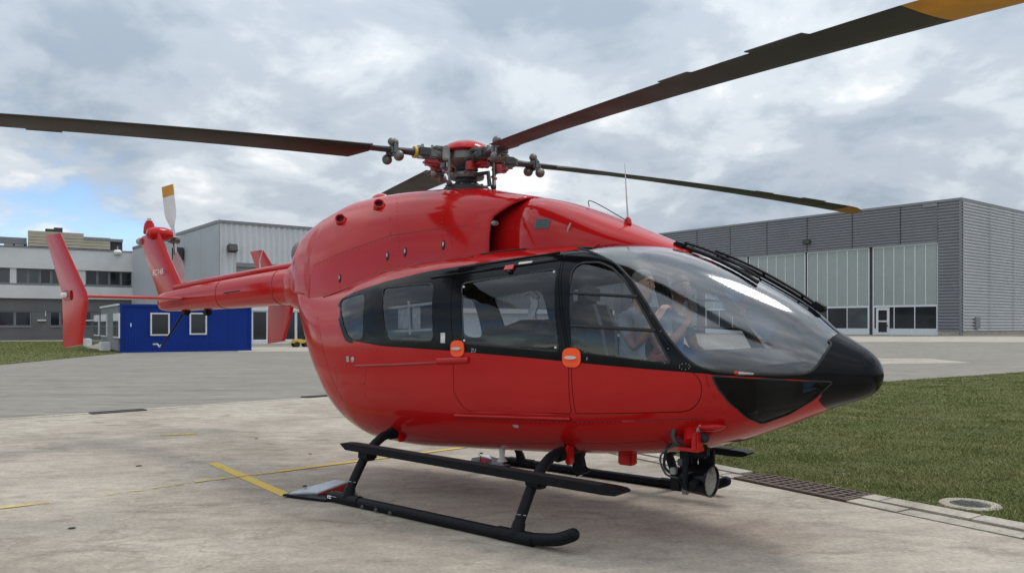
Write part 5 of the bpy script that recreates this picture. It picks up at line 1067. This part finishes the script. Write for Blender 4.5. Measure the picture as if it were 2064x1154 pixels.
for k in range(4):                              # 0: forward-port, 1: aft-port, 2: aft-starboard, 3: forward-starboard
    az = AZ + k * math.pi / 2; d = Vector((math.cos(az), math.sin(az), 0)); le = Vector((-d.y, d.x, 0))
    P = lambda r, c=0.0, z=0.0: RH + d * r + le * c + Vector((0, 0, bz(k, r) + z))
    X = Matrix((d, le, Vector((0, 0, 1)))).transposed()
    arm = MB().tube([P(.12), P(.34)], .065, 12).box(P(.42), (.20, .12, .10), X, bev=.015).box(P(.30, 0, .055), (.12, .15, .035), X, bev=.01).build('blade_yoke', 'hub_metal', hub)
    MB().box(P(.46, .0, .0), (.13, .145, .082), X, bev=.012).build('damper_block', 'hub_dark', arm)
    MB().box(P(.37, .0, -.085), (.16, .11, .06), X, bev=.02).build('lower_fitting', 'red_dull', arm); MB().lathe([(0, -.04), (.045, -.04), (.05, 0), (.045, .04), (0, .04)], P(.30, -.09, -.10), (0, 0, 1), 12).build('pitch_horn', 'red_dull', arm)
    MB().box(P(.25, .08, .0), (.07, .05, .13), X, bev=.01).build('bearing_housing', 'hub_pale', arm)
    for q in (-.05, .05): MB().lathe([(0, 0), (.014, 0), (.014, .03), (0, .03)], P(.42 + q, .02, .05), (0, 0, 1), 8).build('bolt', 'hub_pale', arm)
    MB().tube([P(.20, -.10, -.03), P(.36, -.10, -.02)], .022, 8).build('lead_lag_damper', 'hub_dark', arm); MB().box(P(.20, .0, .075), (.10, .10, .03), X, bev=.008).build('hub_plate', 'hub_pale', arm); MB().tube([P(.34, -.085, -.10), RH + d * .22 + le * -.12 + Vector((0, 0, 3.08))], .012, 8).build('pitch_link', 'hub_metal', arm); MB().box(P(.53, 0, 0), (.05, .11, .075), X, bev=.01).build('root_fitting', 'hub_metal', arm); MB().lathe([(0, -.06), (.028, -.06), (.028, .06), (0, .06)], P(.50, .03, .0), (0, 0, 1), 10).build('blade_bolt', 'hub_pale', arm)
    cuff = MB().tube([P(.50), P(.62), P(.80), P(1.0)], [(.040, .055), (.032, .05), (.026, .06), (.022, .08)], 14).build('blade_cuff', 'hub_dark', hub)
    if k == 2: MB().tube([P(.53, 0, 0), P(.555, 0, 0)], (.058, .07), 14).build('yellow_band', 'yellow_paint', cuff)
    pw = MB()
    for (r, c, z_, q) in ((.80, .07, .06, .036), (.80, -.06, -.085, .050), (.72, .05, -.06, .052), (.74, -.02, .075, .042)): pw.ball(P(r, c, z_), q, 12)
    pw.box(P(.76, .0, .0), (.07, .16, .11), X, bev=.02); pw.tube([P(.80, -.06, -.09), P(.80, -.05, .0)], .014, 8).build('pendulum_absorber', 'hub_metal', hub)
    def bsec(r):
        c = .365 if r > 1.12 else .18 + .185 * max(0, (r - .98) / .14); tw = R(11.5 - 2.0 * r); c = c if r < 5.15 else .365 - .16 * ((r - 5.15) / .35) ** 1.5
        ax_ = le * math.cos(tw) + Vector((0, 0, math.sin(tw))); nn_ = Vector((0, 0, math.cos(tw))) - le * math.sin(tw); p = P(r); return (p + ax_ * (.08), p + ax_ * (.08 - c), nn_, .032 if r > 1.4 else .05)
    bl = wing('rotor_blade', [bsec(r) for r in list(np.linspace(.98, 1.4, 7)) + list(np.linspace(1.7, 5.10, 14))], 'blade', heli); wing('blade_tip', [bsec(r) for r in np.linspace(5.102, 5.5, 6)], 'blade_yellow', bl)
    for (ra, rb, wd) in ((3.52, 3.78, .028), (4.25, 4.62, .045)):
        a, b = bsec(ra), bsec(rb); tb = MB(); va = (Vector(a[1]) - Vector(a[0])).normalized(); q = [Vector(a[1]) - va * .02, Vector(b[1]) - va * .02, Vector(b[1]) + va * wd, Vector(a[1]) + va * wd]; tb.add([p + Vector((0, 0, .003)) for p in q] + [p - Vector((0, 0, .003)) for p in q], [(0, 1, 2, 3), (7, 6, 5, 4), (0, 4, 5, 1), (1, 5, 6, 2), (2, 6, 7, 3), (3, 7, 4, 0)]); tb.build('trim_tab', 'blade', bl, None)
# ------------------------------------------------------------------ cabin interior
HM = Matrix.Translation((MX, MY, 0)) @ Matrix.Rotation(-TH, 4, 'Z')     # helicopter -> world
pm('skin', (0.58, 0.34, 0.25), 0.5, var=0.12, vscale=14); pm('skin_tan', (0.47, 0.25, 0.17), 0.5, var=0.12, vscale=14)
pm('shirt_grey', (0.46, 0.50, 0.56), 0.85, var=0.18, vscale=9, bump=0.4, bscale=14); pm('shirt_blue', (0.03, 0.11, 0.22), 0.85, var=0.25, vscale=9, bump=0.4, bscale=14)
pm('trousers', (0.030, 0.033, 0.040), 0.85, var=0.2, bump=0.3, bscale=14); pm('hair_grey', (0.20, 0.19, 0.18), 0.7, var=0.4, vscale=60, bump=0.6, bscale=120); pm('hair_dark', (0.05, 0.045, 0.042), 0.65, var=0.4, vscale=60, bump=0.6, bscale=120); pm('eye_white', (0.6, 0.6, 0.58), 0.3); pm('lip', (0.30, 0.11, 0.09), 0.5); pm('blanket', (0.035, 0.032, 0.031), 0.9, var=0.3, vscale=5, bump=0.5, bscale=12)
FZ = .76
xs = [-1.15 + .2 * i for i in range(21)]; xs = [x for x in xs if x < 2.86]
poly = [(x, -(ysurf(x, FZ) - .045)) for x in xs] + [(x, ysurf(x, FZ) - .045) for x in reversed(xs)]
MB().prism(poly, lambda a, b, t: (a, b, t), FZ - .02, FZ).build('cabin_floor', 'lining', heli, None)
P_ = [(y, z) for z in np.linspace(FZ, 2.1, 12) for y in (-(ysurf(-1.12, z) - .05),)] + [(ysurf(-1.12, z) - .05, z) for z in np.linspace(2.1, FZ, 12)]
MB().prism(P_, lambda a, b, t: (t, a, b), -1.14, -1.11).build('rear_bulkhead', 'lining_pale', heli, None)
rf = [x for x in np.linspace(-1.05, 1.78, 12)]
V = []; k = 9
for x in rf:
    for j in range(k):
        y = -.68 + 1.36 * j / (k - 1); V.append((x, y * min(1, PW(x) / .87), zsurf(x, y * min(1, PW(x) / .87)) - .06))
mb = MB(); mb.add(V, [(i * k + j, i * k + j + 1, (i + 1) * k + j + 1, (i + 1) * k + j) for i in range(len(rf) - 1) for j in range(k - 1)]); mb.build('headliner', 'lining_pale', heli)
MB().bb((1.74, -.30, 2.10), (1.86, .30, 2.20), bev=.03).build('overhead_panel', 'grey_plastic', heli)
for s in (-1, 1):                                 # door pillars seen through the glass
    MB().tube([(1.74, s * (ysurf(1.74, z) - .055), z) for z in np.linspace(FZ, 2.2, 8)], (.03, .03), 8).build('door_post', 'black_matt', heli); MB().tube([(.46, s * (ysurf(.46, z) - .055), z) for z in np.linspace(FZ, 2.15, 8)], (.035, .035), 8).build('door_post', 'black_matt', heli)
def seat(x, y, mat, h=.62, hd=True, rz=0.0, w_=.46):
    t = bpy.data.objects.new('crew_seat', None); col.objects.link(t); t.parent = heli; t.location = (x, y, FZ); t.rotation_euler = (0, 0, rz)
    MB().box((.22, 0, .33), (.48, w_, .13), bev=.04).build('seat_cushion', mat, t); MB().box((-.05, 0, .40 + h / 2), (.13, w_, h), Matrix.Rotation(R(-9), 3, 'Y'), bev=.045).build('backrest', mat, t)
    if hd: MB().box((-.13, 0, .48 + h), (.09, .26, .17), bev=.035).build('headrest', mat, t)
    MB().bb((.02, -w_ / 2 + .05, .0), (.40, -w_ / 2 + .09, .27)).bb((.02, w_ / 2 - .09, .0), (.40, w_ / 2 - .05, .27)).build('seat_frame', 'grey_plastic', t, None)
    for s in (-1, 1): MB().tube([(-.02, s * .09, .40 + h), (.06, s * .10, .45 + h * .6), (.10, s * .06, .50)], (.004, .022), 6).build('harness_strap', 'lining_pale', t)
    return t
seat(1.82, -.42, 'seat'); seat(1.82, .42, 'seat'); seat(-.85, .30, 'seat', .58); seat(-.85, -.30, 'seat', .58); seat(.95, .40, 'seat', .55, rz=math.pi)
ip = MB().prism([(2.62, 1.00), (2.66, 1.34), (2.72, 1.41), (2.95, 1.405), (3.10, 1.34), (3.12, 1.0)], lambda a, b, t: (a, t, b), -.46, .46).build('instrument_panel', 'black_matt', heli, 30)
for y in (-.34, -.12, .12, .34): MB().bb((2.625, y - .085, 1.12), (2.648, y + .085, 1.32)).build('display', 'pane_dark', ip, None)
MB().prism(rounded([(2.60, 1.375), (2.70, 1.43), (2.96, 1.42), (3.14, 1.33), (3.1, 1.31), (2.7, 1.39)], .03), lambda a, b, t: (a, t, b), -.5, .5).build('glare_shield', 'lining', ip, 30)
MB().bb((2.15, -.10, FZ), (2.64, .10, 1.12), bev=.03).build('centre_console', 'grey_plastic', heli)
MB().prism([(2.70, 1.432), (2.86, 1.437), (2.86, 1.445), (2.70, 1.44)], lambda a, b, t: (a, t, b), -.44, -.25).build('map_sheet', 'paper', heli, None)
for s in (-1, 1):
    MB().tube(ch_pts([(2.42, s * .42, FZ), (2.45, s * .42, 1.0), (2.40, s * .42, 1.2), (2.42, s * .42, 1.3)]), .014, 8).build('cyclic_stick', 'black_matt', heli); MB().box((2.72, s * .52, .86), (.03, .10, .14), Matrix.Rotation(R(30), 3, 'Y'), bev=.01).build('pedal', 'alu', heli); MB().box((2.72, s * .32, .86), (.03, .10, .14), Matrix.Rotation(R(30), 3, 'Y'), bev=.01).build('pedal', 'alu', heli)
# white equipment rack behind the rear cabin window
rk = MB(); y0 = -.74
def ry(px, py, y): return hon(px, py, y)
a, b, c, d = ry(776, 622, y0), ry(872, 611, y0), ry(784, 668, y0), ry(872, 664, y0)
rack = MB().tube([a, b], .014, 8).tube([c, d], .014, 8).tube([ry(824, 606, y0), ry(827, 674, y0)], .013, 8).build('equipment_rack', 'white', heli)
for (p0, p1, z0, z1) in ((803, 823, 620, 662), (831, 848, 618, 662)):
    A, B = ry(p0, z1, y0 + .03), ry(p1, z0, y0 + .03); MB().bb((A.x, y0 + .025, A.z), (B.x, y0 + .032, B.z)).build('document_sheet', 'paper', rack, None)
MB().bb((a.x + .1, -.68, 1.30), (b.x + .1, -.42, 1.62), bev=.03).build('monitor_box', 'lining', rack, 30)
# stretcher with dark blanket along the port and middle of the cabin
stx = empty('stretcher', HM @ Vector((.9, -.02, FZ)), -TH, 'stretcher under a dark blanket inside the cabin', 'stretcher')
rows = []
for x in np.linspace(-.42, .66, 14):
    hgt = .74 + .12 * math.exp(-((x + .02) / .34) ** 2) + .012 * math.sin(x * 21); rows.append([(x, -.34, .46), (x, -.345, hgt - .10)] + [(x, -.34 + .62 * t, hgt + .05 * math.sin(math.pi * t) + .012 * math.sin(9 * t + x * 14)) for t in np.linspace(0, 1, 9)] + [(x, .285, hgt - .10), (x, .28, .46)])
skin(rows, 'blanket', 'blanket', stx); MB().bb((-.46, -.32, .36), (.70, .27, .46), bev=.02).build('stretcher_frame', 'alu', stx, 30)
for x in (-.3, .5):
    for y in (-.26, .2): MB().bb((x, y, 0), (x + .04, y + .04, .365)).build('leg', 'alu', stx, None)
# white towel and a tan bag on the stretcher head
tw = ry(1075, 605, -.50); T = HM @ tw; rows = []
for i in range(7):
    t = i / 6; rows.append([(-.035 + .075 * u + .01 * math.sin(5 * t), .012 * math.sin(7 * u + 6 * t) - .01, .03 - .17 * t - .02 * u) for u in np.linspace(0, 1, 6)] + [(-.035 + .075 * u + .01 * math.sin(5 * t), .012 * math.sin(7 * u + 6 * t) + .006, .03 - .17 * t - .02 * u) for u in np.linspace(1, 0, 6)])
tow = tag(skin(rows, 'towel', 'white', None), 'white cloth hanging inside the sliding door window', 'cloth'); tow.location = T; tow.rotation_euler = (0, 0, -TH)
MB().tube(ch_pts([Vector((-.09, 0, .05)), Vector((-.03, 0, .07)), Vector((.02, 0, .05)), Vector((.05, 0, .02))]), (.012, .03), 8).build('fold', 'white', tow)
bg = HM @ ry(1098, 668, -.46); mb = MB(); mb.ball((0, 0, 0), (.10, .07, .055), 18); mb.v = [(x * (1 + .1 * math.sin(9 * z + 4 * x)), y, z * (1 - .15 * math.sin(7 * x))) for x, y, z in mb.v]; bo = tag(mb.build('bag', 'seat_tan'), 'tan leather bag low in the sliding door window', 'bag'); bo.location = bg; bo.rotation_euler = (0, R(12), -TH)
MB().tube(ch_pts([(-.06, 0, .04), (-.03, 0, .09), (.03, 0, .09), (.06, 0, .04)]), .008, 6).build('bag_handle', 'seat_tan', bo)
rc = hon(1330, 722, -.62); rs = MB(); rs.box((0, 0, 0), (.16, .10, .06), Matrix.Rotation(R(8), 3, 'Y'), bev=.02).box((-.03, 0, .045), (.07, .08, .05), bev=.02); ro_ = tag(rs.build('kit_pouch', 'lamp_red'), 'small red kit pouch behind the front door window', 'pouch'); ro_.location = HM @ rc; ro_.rotation_euler = (0, 0, -TH)

# ------------------------------------------------------------------ people in the cockpit
def hand(mb, w, d, up, mi, s=1.0, curl=1.0, thumb=1):
    d = Vector(d).normalized(); up = Vector(up); up = (up - d * up.dot(d)).normalized(); sd_ = d.cross(up); w = Vector(w)      # up: back of the hand
    secs = [[tuple(w + d * (l * .085) + sd_ * (.020 + .020 * min(1, l * 1.6)) * math.cos(t) * 1.0 + up * .014 * math.sin(t)) for t in np.linspace(0, 2 * math.pi, 11)[:-1]] for l in (-.15, .1, .4, .75, 1.0)]
    k = 10; mb.add([p for r in secs for p in r], [(i * k + j, i * k + (j + 1) % k, (i + 1) * k + (j + 1) % k, (i + 1) * k + j) for i in range(4) for j in range(k)] + [tuple(range(k)), tuple(4 * k + j for j in range(k))[::-1]], mi)
    for f, (o, ln) in enumerate(((-.031, .070), (-.0105, .080), (.0105, .075), (.031, .058))):
        p = w + d * .080 + sd_ * o * thumb; dirv = d.copy(); pts = [p]; 
        for j, fr in enumerate((.45, .32, .23)): a = curl * (.55 + .35 * j); dirv = (dirv * math.cos(a) - up * math.sin(a)).normalized() if j else (d * math.cos(a * .7) - up * math.sin(a * .7)).normalized(); p = p + dirv * ln * fr; pts.append(p)
        mb.tube(pts, [.0095, .009, .008, .0065], 8, mi)
    p = w + d * .025 - sd_ * .030 * thumb; dv = (d * .6 - sd_ * .75 * thumb - up * .25).normalized(); mb.tube([p, p + dv * .032, p + dv * .032 + (d * .9 - sd_ * .25 * thumb - up * .35).normalized() * .028, p + dv * .032 + (d * .9 - sd_ * .1 * thumb - up * .5).normalized() * .048], [.013, .011, .0095, .007], 8, mi)
def person(label, J, face, shirt, skin_m, hair_m, hands, bald=False):
    # J: joint name -> (position in helicopter coordinates, radius); face: unit vector of the gaze
    E = [('pelvis', 'belly', 1), ('belly', 'chest', 1), ('chest', 'collar', 1), ('collar', 'neck', 0), ('neck', 'skull', 0)]
    for s in 'RL': E += [('collar', 'sh' + s, 1), ('sh' + s, 'mid' + s, 1), ('mid' + s, 'el' + s, 0), ('el' + s, 'wr' + s, 0), ('pelvis', 'hip' + s, 2), ('hip' + s, 'kn' + s, 2), ('kn' + s, 'an' + s, 2), ('an' + s, 'to' + s, 3)]
    names = list(J); me = bpy.data.meshes.new('p'); me.from_pydata([J[n][0] for n in names], [(names.index(a), names.index(b)) for a, b, _ in E], []); o = bpy.data.objects.new('p', me); col.objects.link(o)
    md = o.modifiers.new('s', 'SKIN'); md.branch_smoothing = .6
    for i, n in enumerate(names):
        q = J[n][1]; sv = me.skin_vertices[0].data[i]; sv.radius = q if isinstance(q, tuple) else (q, q); sv.use_root = n == 'pelvis'
    o.modifiers.new('d', 'SUBSURF').levels = 2; dg = bpy.context.evaluated_depsgraph_get(); ev = bpy.data.meshes.new_from_object(o.evaluated_get(dg)); bpy.data.objects.remove(o)
    mb = MB(); V = [v.co.copy() for v in ev.vertices]; seg = [(Vector(J[a][0]), Vector(J[b][0]), m) for a, b, m in E]; fm = []
    for f in ev.polygons:
        c = f.center; best = 9; bm_ = 0
        for a, b, m in seg:
            ab = b - a; t = min(1, max(0, (c - a).dot(ab) / ab.length_squared)); dd = (c - a - ab * t).length
            if dd < best: best = dd; bm_ = m
        fm.append(bm_)
    b0 = len(mb.v); mb.v += [tuple(v) for v in V]; mb.f += [tuple(f.vertices) for f in ev.polygons]; mb.m += fm
    # head
    hc = Vector(J['skull'][0]) + Vector((0, 0, .02)); f = Vector(face).normalized(); r_ = f.cross(Vector((0, 0, 1))).normalized(); u = r_.cross(f); nu, nv = 28, 20; vs = []
    for i in range(nv + 1):
        th_ = math.pi * i / nv
        for j in range(nu):
            ph = 2 * math.pi * j / nu; x, y, z = math.sin(th_) * math.cos(ph), math.sin(th_) * math.sin(ph), math.cos(th_)   # x forward, y side
            X_, Y_, Z_ = x * .098, y * .078, z * .120
            if Z_ < 0: k_ = 1 - .30 * (-z) ** 1.3; Y_ *= k_; X_ *= (1 - .12 * (-z)) if x > 0 else (1 - .35 * (-z))
            if x > .5 and abs(y) < .28:
                Z0 = Z_; nose = math.exp(-((Z0 + .020) / .026) ** 2 - (y / .13) ** 2); X_ += .026 * nose; X_ += .007 * math.exp(-((Z0 + .062) / .012) ** 2 - (y / .25) ** 2); X_ += .010 * math.exp(-((Z0 + .10) / .02) ** 2 - (y / .22) ** 2)
            if x > .3: X_ -= .010 * (math.exp(-((Z_ - .012) / .016) ** 2 - ((abs(y) - .36) / .16) ** 2)); X_ += .005 * math.exp(-((Z_ - .038) / .012) ** 2) * (abs(y) < .6)
            vs.append(hc + f * X_ + r_ * Y_ + u * Z_)
    mb.add(vs, [(i * nu + j, i * nu + (j + 1) % nu, (i + 1) * nu + (j + 1) % nu, (i + 1) * nu + j) for i in range(nv) for j in range(nu)], 0)
    for s in (-1, 1):
        mb.ball(hc + f * .078 + r_ * s * .029 + u * .010, (.012, .012, .010), 10, 4); mb.ball(hc + f * .0865 + r_ * s * .029 + u * .010, .0062, 8, 5)
        mb.ball(hc - f * .005 + r_ * s * .079 + u * -.005, (.016, .010, .030), 10, 0)
        mb.tube([hc + f * .088 + r_ * s * .012 + u * .034, hc + f * .088 + r_ * s * .030 + u * .039, hc + f * .078 + r_ * s * .046 + u * .033], [.004, .005, .003], 6, 6)
    mb.tube([hc + f * .083 - r_ * .022 - u * .066, hc + f * .094 - u * .064, hc + f * .083 + r_ * .022 - u * .066], [.003, .0065, .003], 6, 7)
    for (w_, d_, up_, cu_, th2) in hands: hand(mb, w_, d_, up_, 0, curl=cu_, thumb=th2)
    mb.v = [tuple(HM @ Vector(v)) for v in mb.v]
    ob = mb.build('person', [skin_m, shirt, 'trousers', 'black_matt', 'eye_white', 'black_matt', hair_m, 'lip'], None, 60); tag(ob, label, 'person')
    hv = []; hf = []; nv2 = 13
    for i in range(nv2 + 1):
        for j in range(nu):
            ph = 2 * math.pi * j / nu; x_ = math.cos(ph); lim = math.pi * (.30 + .34 * (1 - x_) / 2 * 1.0); th_ = lim * i / nv2; x, y, z = math.sin(th_) * math.cos(ph), math.sin(th_) * math.sin(ph), math.cos(th_); wob = 1.05 + .02 * math.sin(9 * ph + 5 * th_) + (.0 if i < nv2 else -.05)
            X_, Y_, Z_ = x * .098, y * .078, z * .120
            if Z_ < 0: X_ *= (1 - .35 * (-z)) if x < 0 else 1; Y_ *= 1 - .2 * (-z)
            hv.append(HM @ (hc + f * X_ * wob * 1.02 + r_ * Y_ * wob + u * Z_ * wob))
    hm = MB(); hm.add(hv, [(i * nu + j, i * nu + (j + 1) % nu, (i + 1) * nu + (j + 1) % nu, (i + 1) * nu + j) for i in range(nv2) for j in range(nu)]); hm.build('hair', hair_m, ob, 60)
    return ob
def seated(x, y, lean, armR, armL):
    J = {'pelvis': ((x, y, 1.20), (.15, .12)), 'belly': ((x + .02 + lean * .3, y, 1.36), (.145, .11)), 'chest': ((x + lean * .7, y, 1.55), (.165, .115)), 'collar': ((x + lean * .95, y, 1.69), (.085, .07)), 'neck': ((x + lean * 1.1 + .01, y, 1.775), .052), 'skull': ((x + lean * 1.25 + .03, y, 1.90), .055)}
    for s, sy, arm in (('R', -1, armR), ('L', 1, armL)):
        sh = Vector((x + lean * .9, y + sy * .185, 1.665)); el, wr = Vector(arm[0]), Vector(arm[1])
        J['sh' + s] = (tuple(sh), .066); J['mid' + s] = (tuple(sh.lerp(el, .62)), .054); J['el' + s] = (tuple(el), .042); J['wr' + s] = (tuple(wr), .028)
        J['hip' + s] = ((x + .10, y + sy * .095, 1.17), .095); J['kn' + s] = ((x + .52, y + sy * .14, 1.17), .064); J['an' + s] = ((x + .62, y + sy * .13, .83), .044); J['to' + s] = ((x + .78, y + sy * .14, .80), .036)
    return J
pA = seated(2.03, -.42, .10, ((2.26, -.66, 1.44), (2.345, -.46, 1.66)), ((2.22, -.20, 1.42), (2.42, -.33, 1.32)))
person('grey-haired person in a light grey T-shirt at the near cockpit door, hand raised', pA, (1, -.10, .02), 'shirt_grey', 'skin', 'hair_grey', [((2.345, -.46, 1.66), (.28, .35, .9), (-.3, -.9, .3), .9, 1), ((2.42, -.33, 1.32), (.8, -.3, -.3), (.2, 0, 1), .9, -1)])
pB = seated(1.93, .42, .09, ((2.10, .17, 1.44), (2.215, .30, 1.66)), ((2.08, .66, 1.42), (2.36, .60, 1.27)))
person('person in a dark blue shirt holding a phone up to the face behind the windshield', pB, (.82, -.55, -.05), 'shirt_blue', 'skin_tan', 'hair_dark', [((2.215, .30, 1.66), (.2, .15, .95), (.6, -.7, .1), .7, 1), ((2.36, .60, 1.27), (.9, -.2, -.1), (.1, 0, 1), .8, -1)])
ph = HM @ Vector((2.235, .315, 1.80)); mb = MB(); mb.box((0, 0, 0), (.012, .078, .155), bev=.005); po = tag(mb.build('phone', 'grey_plastic'), 'grey phone held upright by the person in blue', 'phone'); po.location = ph; po.rotation_euler = (R(8), R(-12), -TH - R(32))
MB().box((.0068, .022, .05), (.004, .022, .035), bev=.001).build('camera_bump', 'black_matt', po)
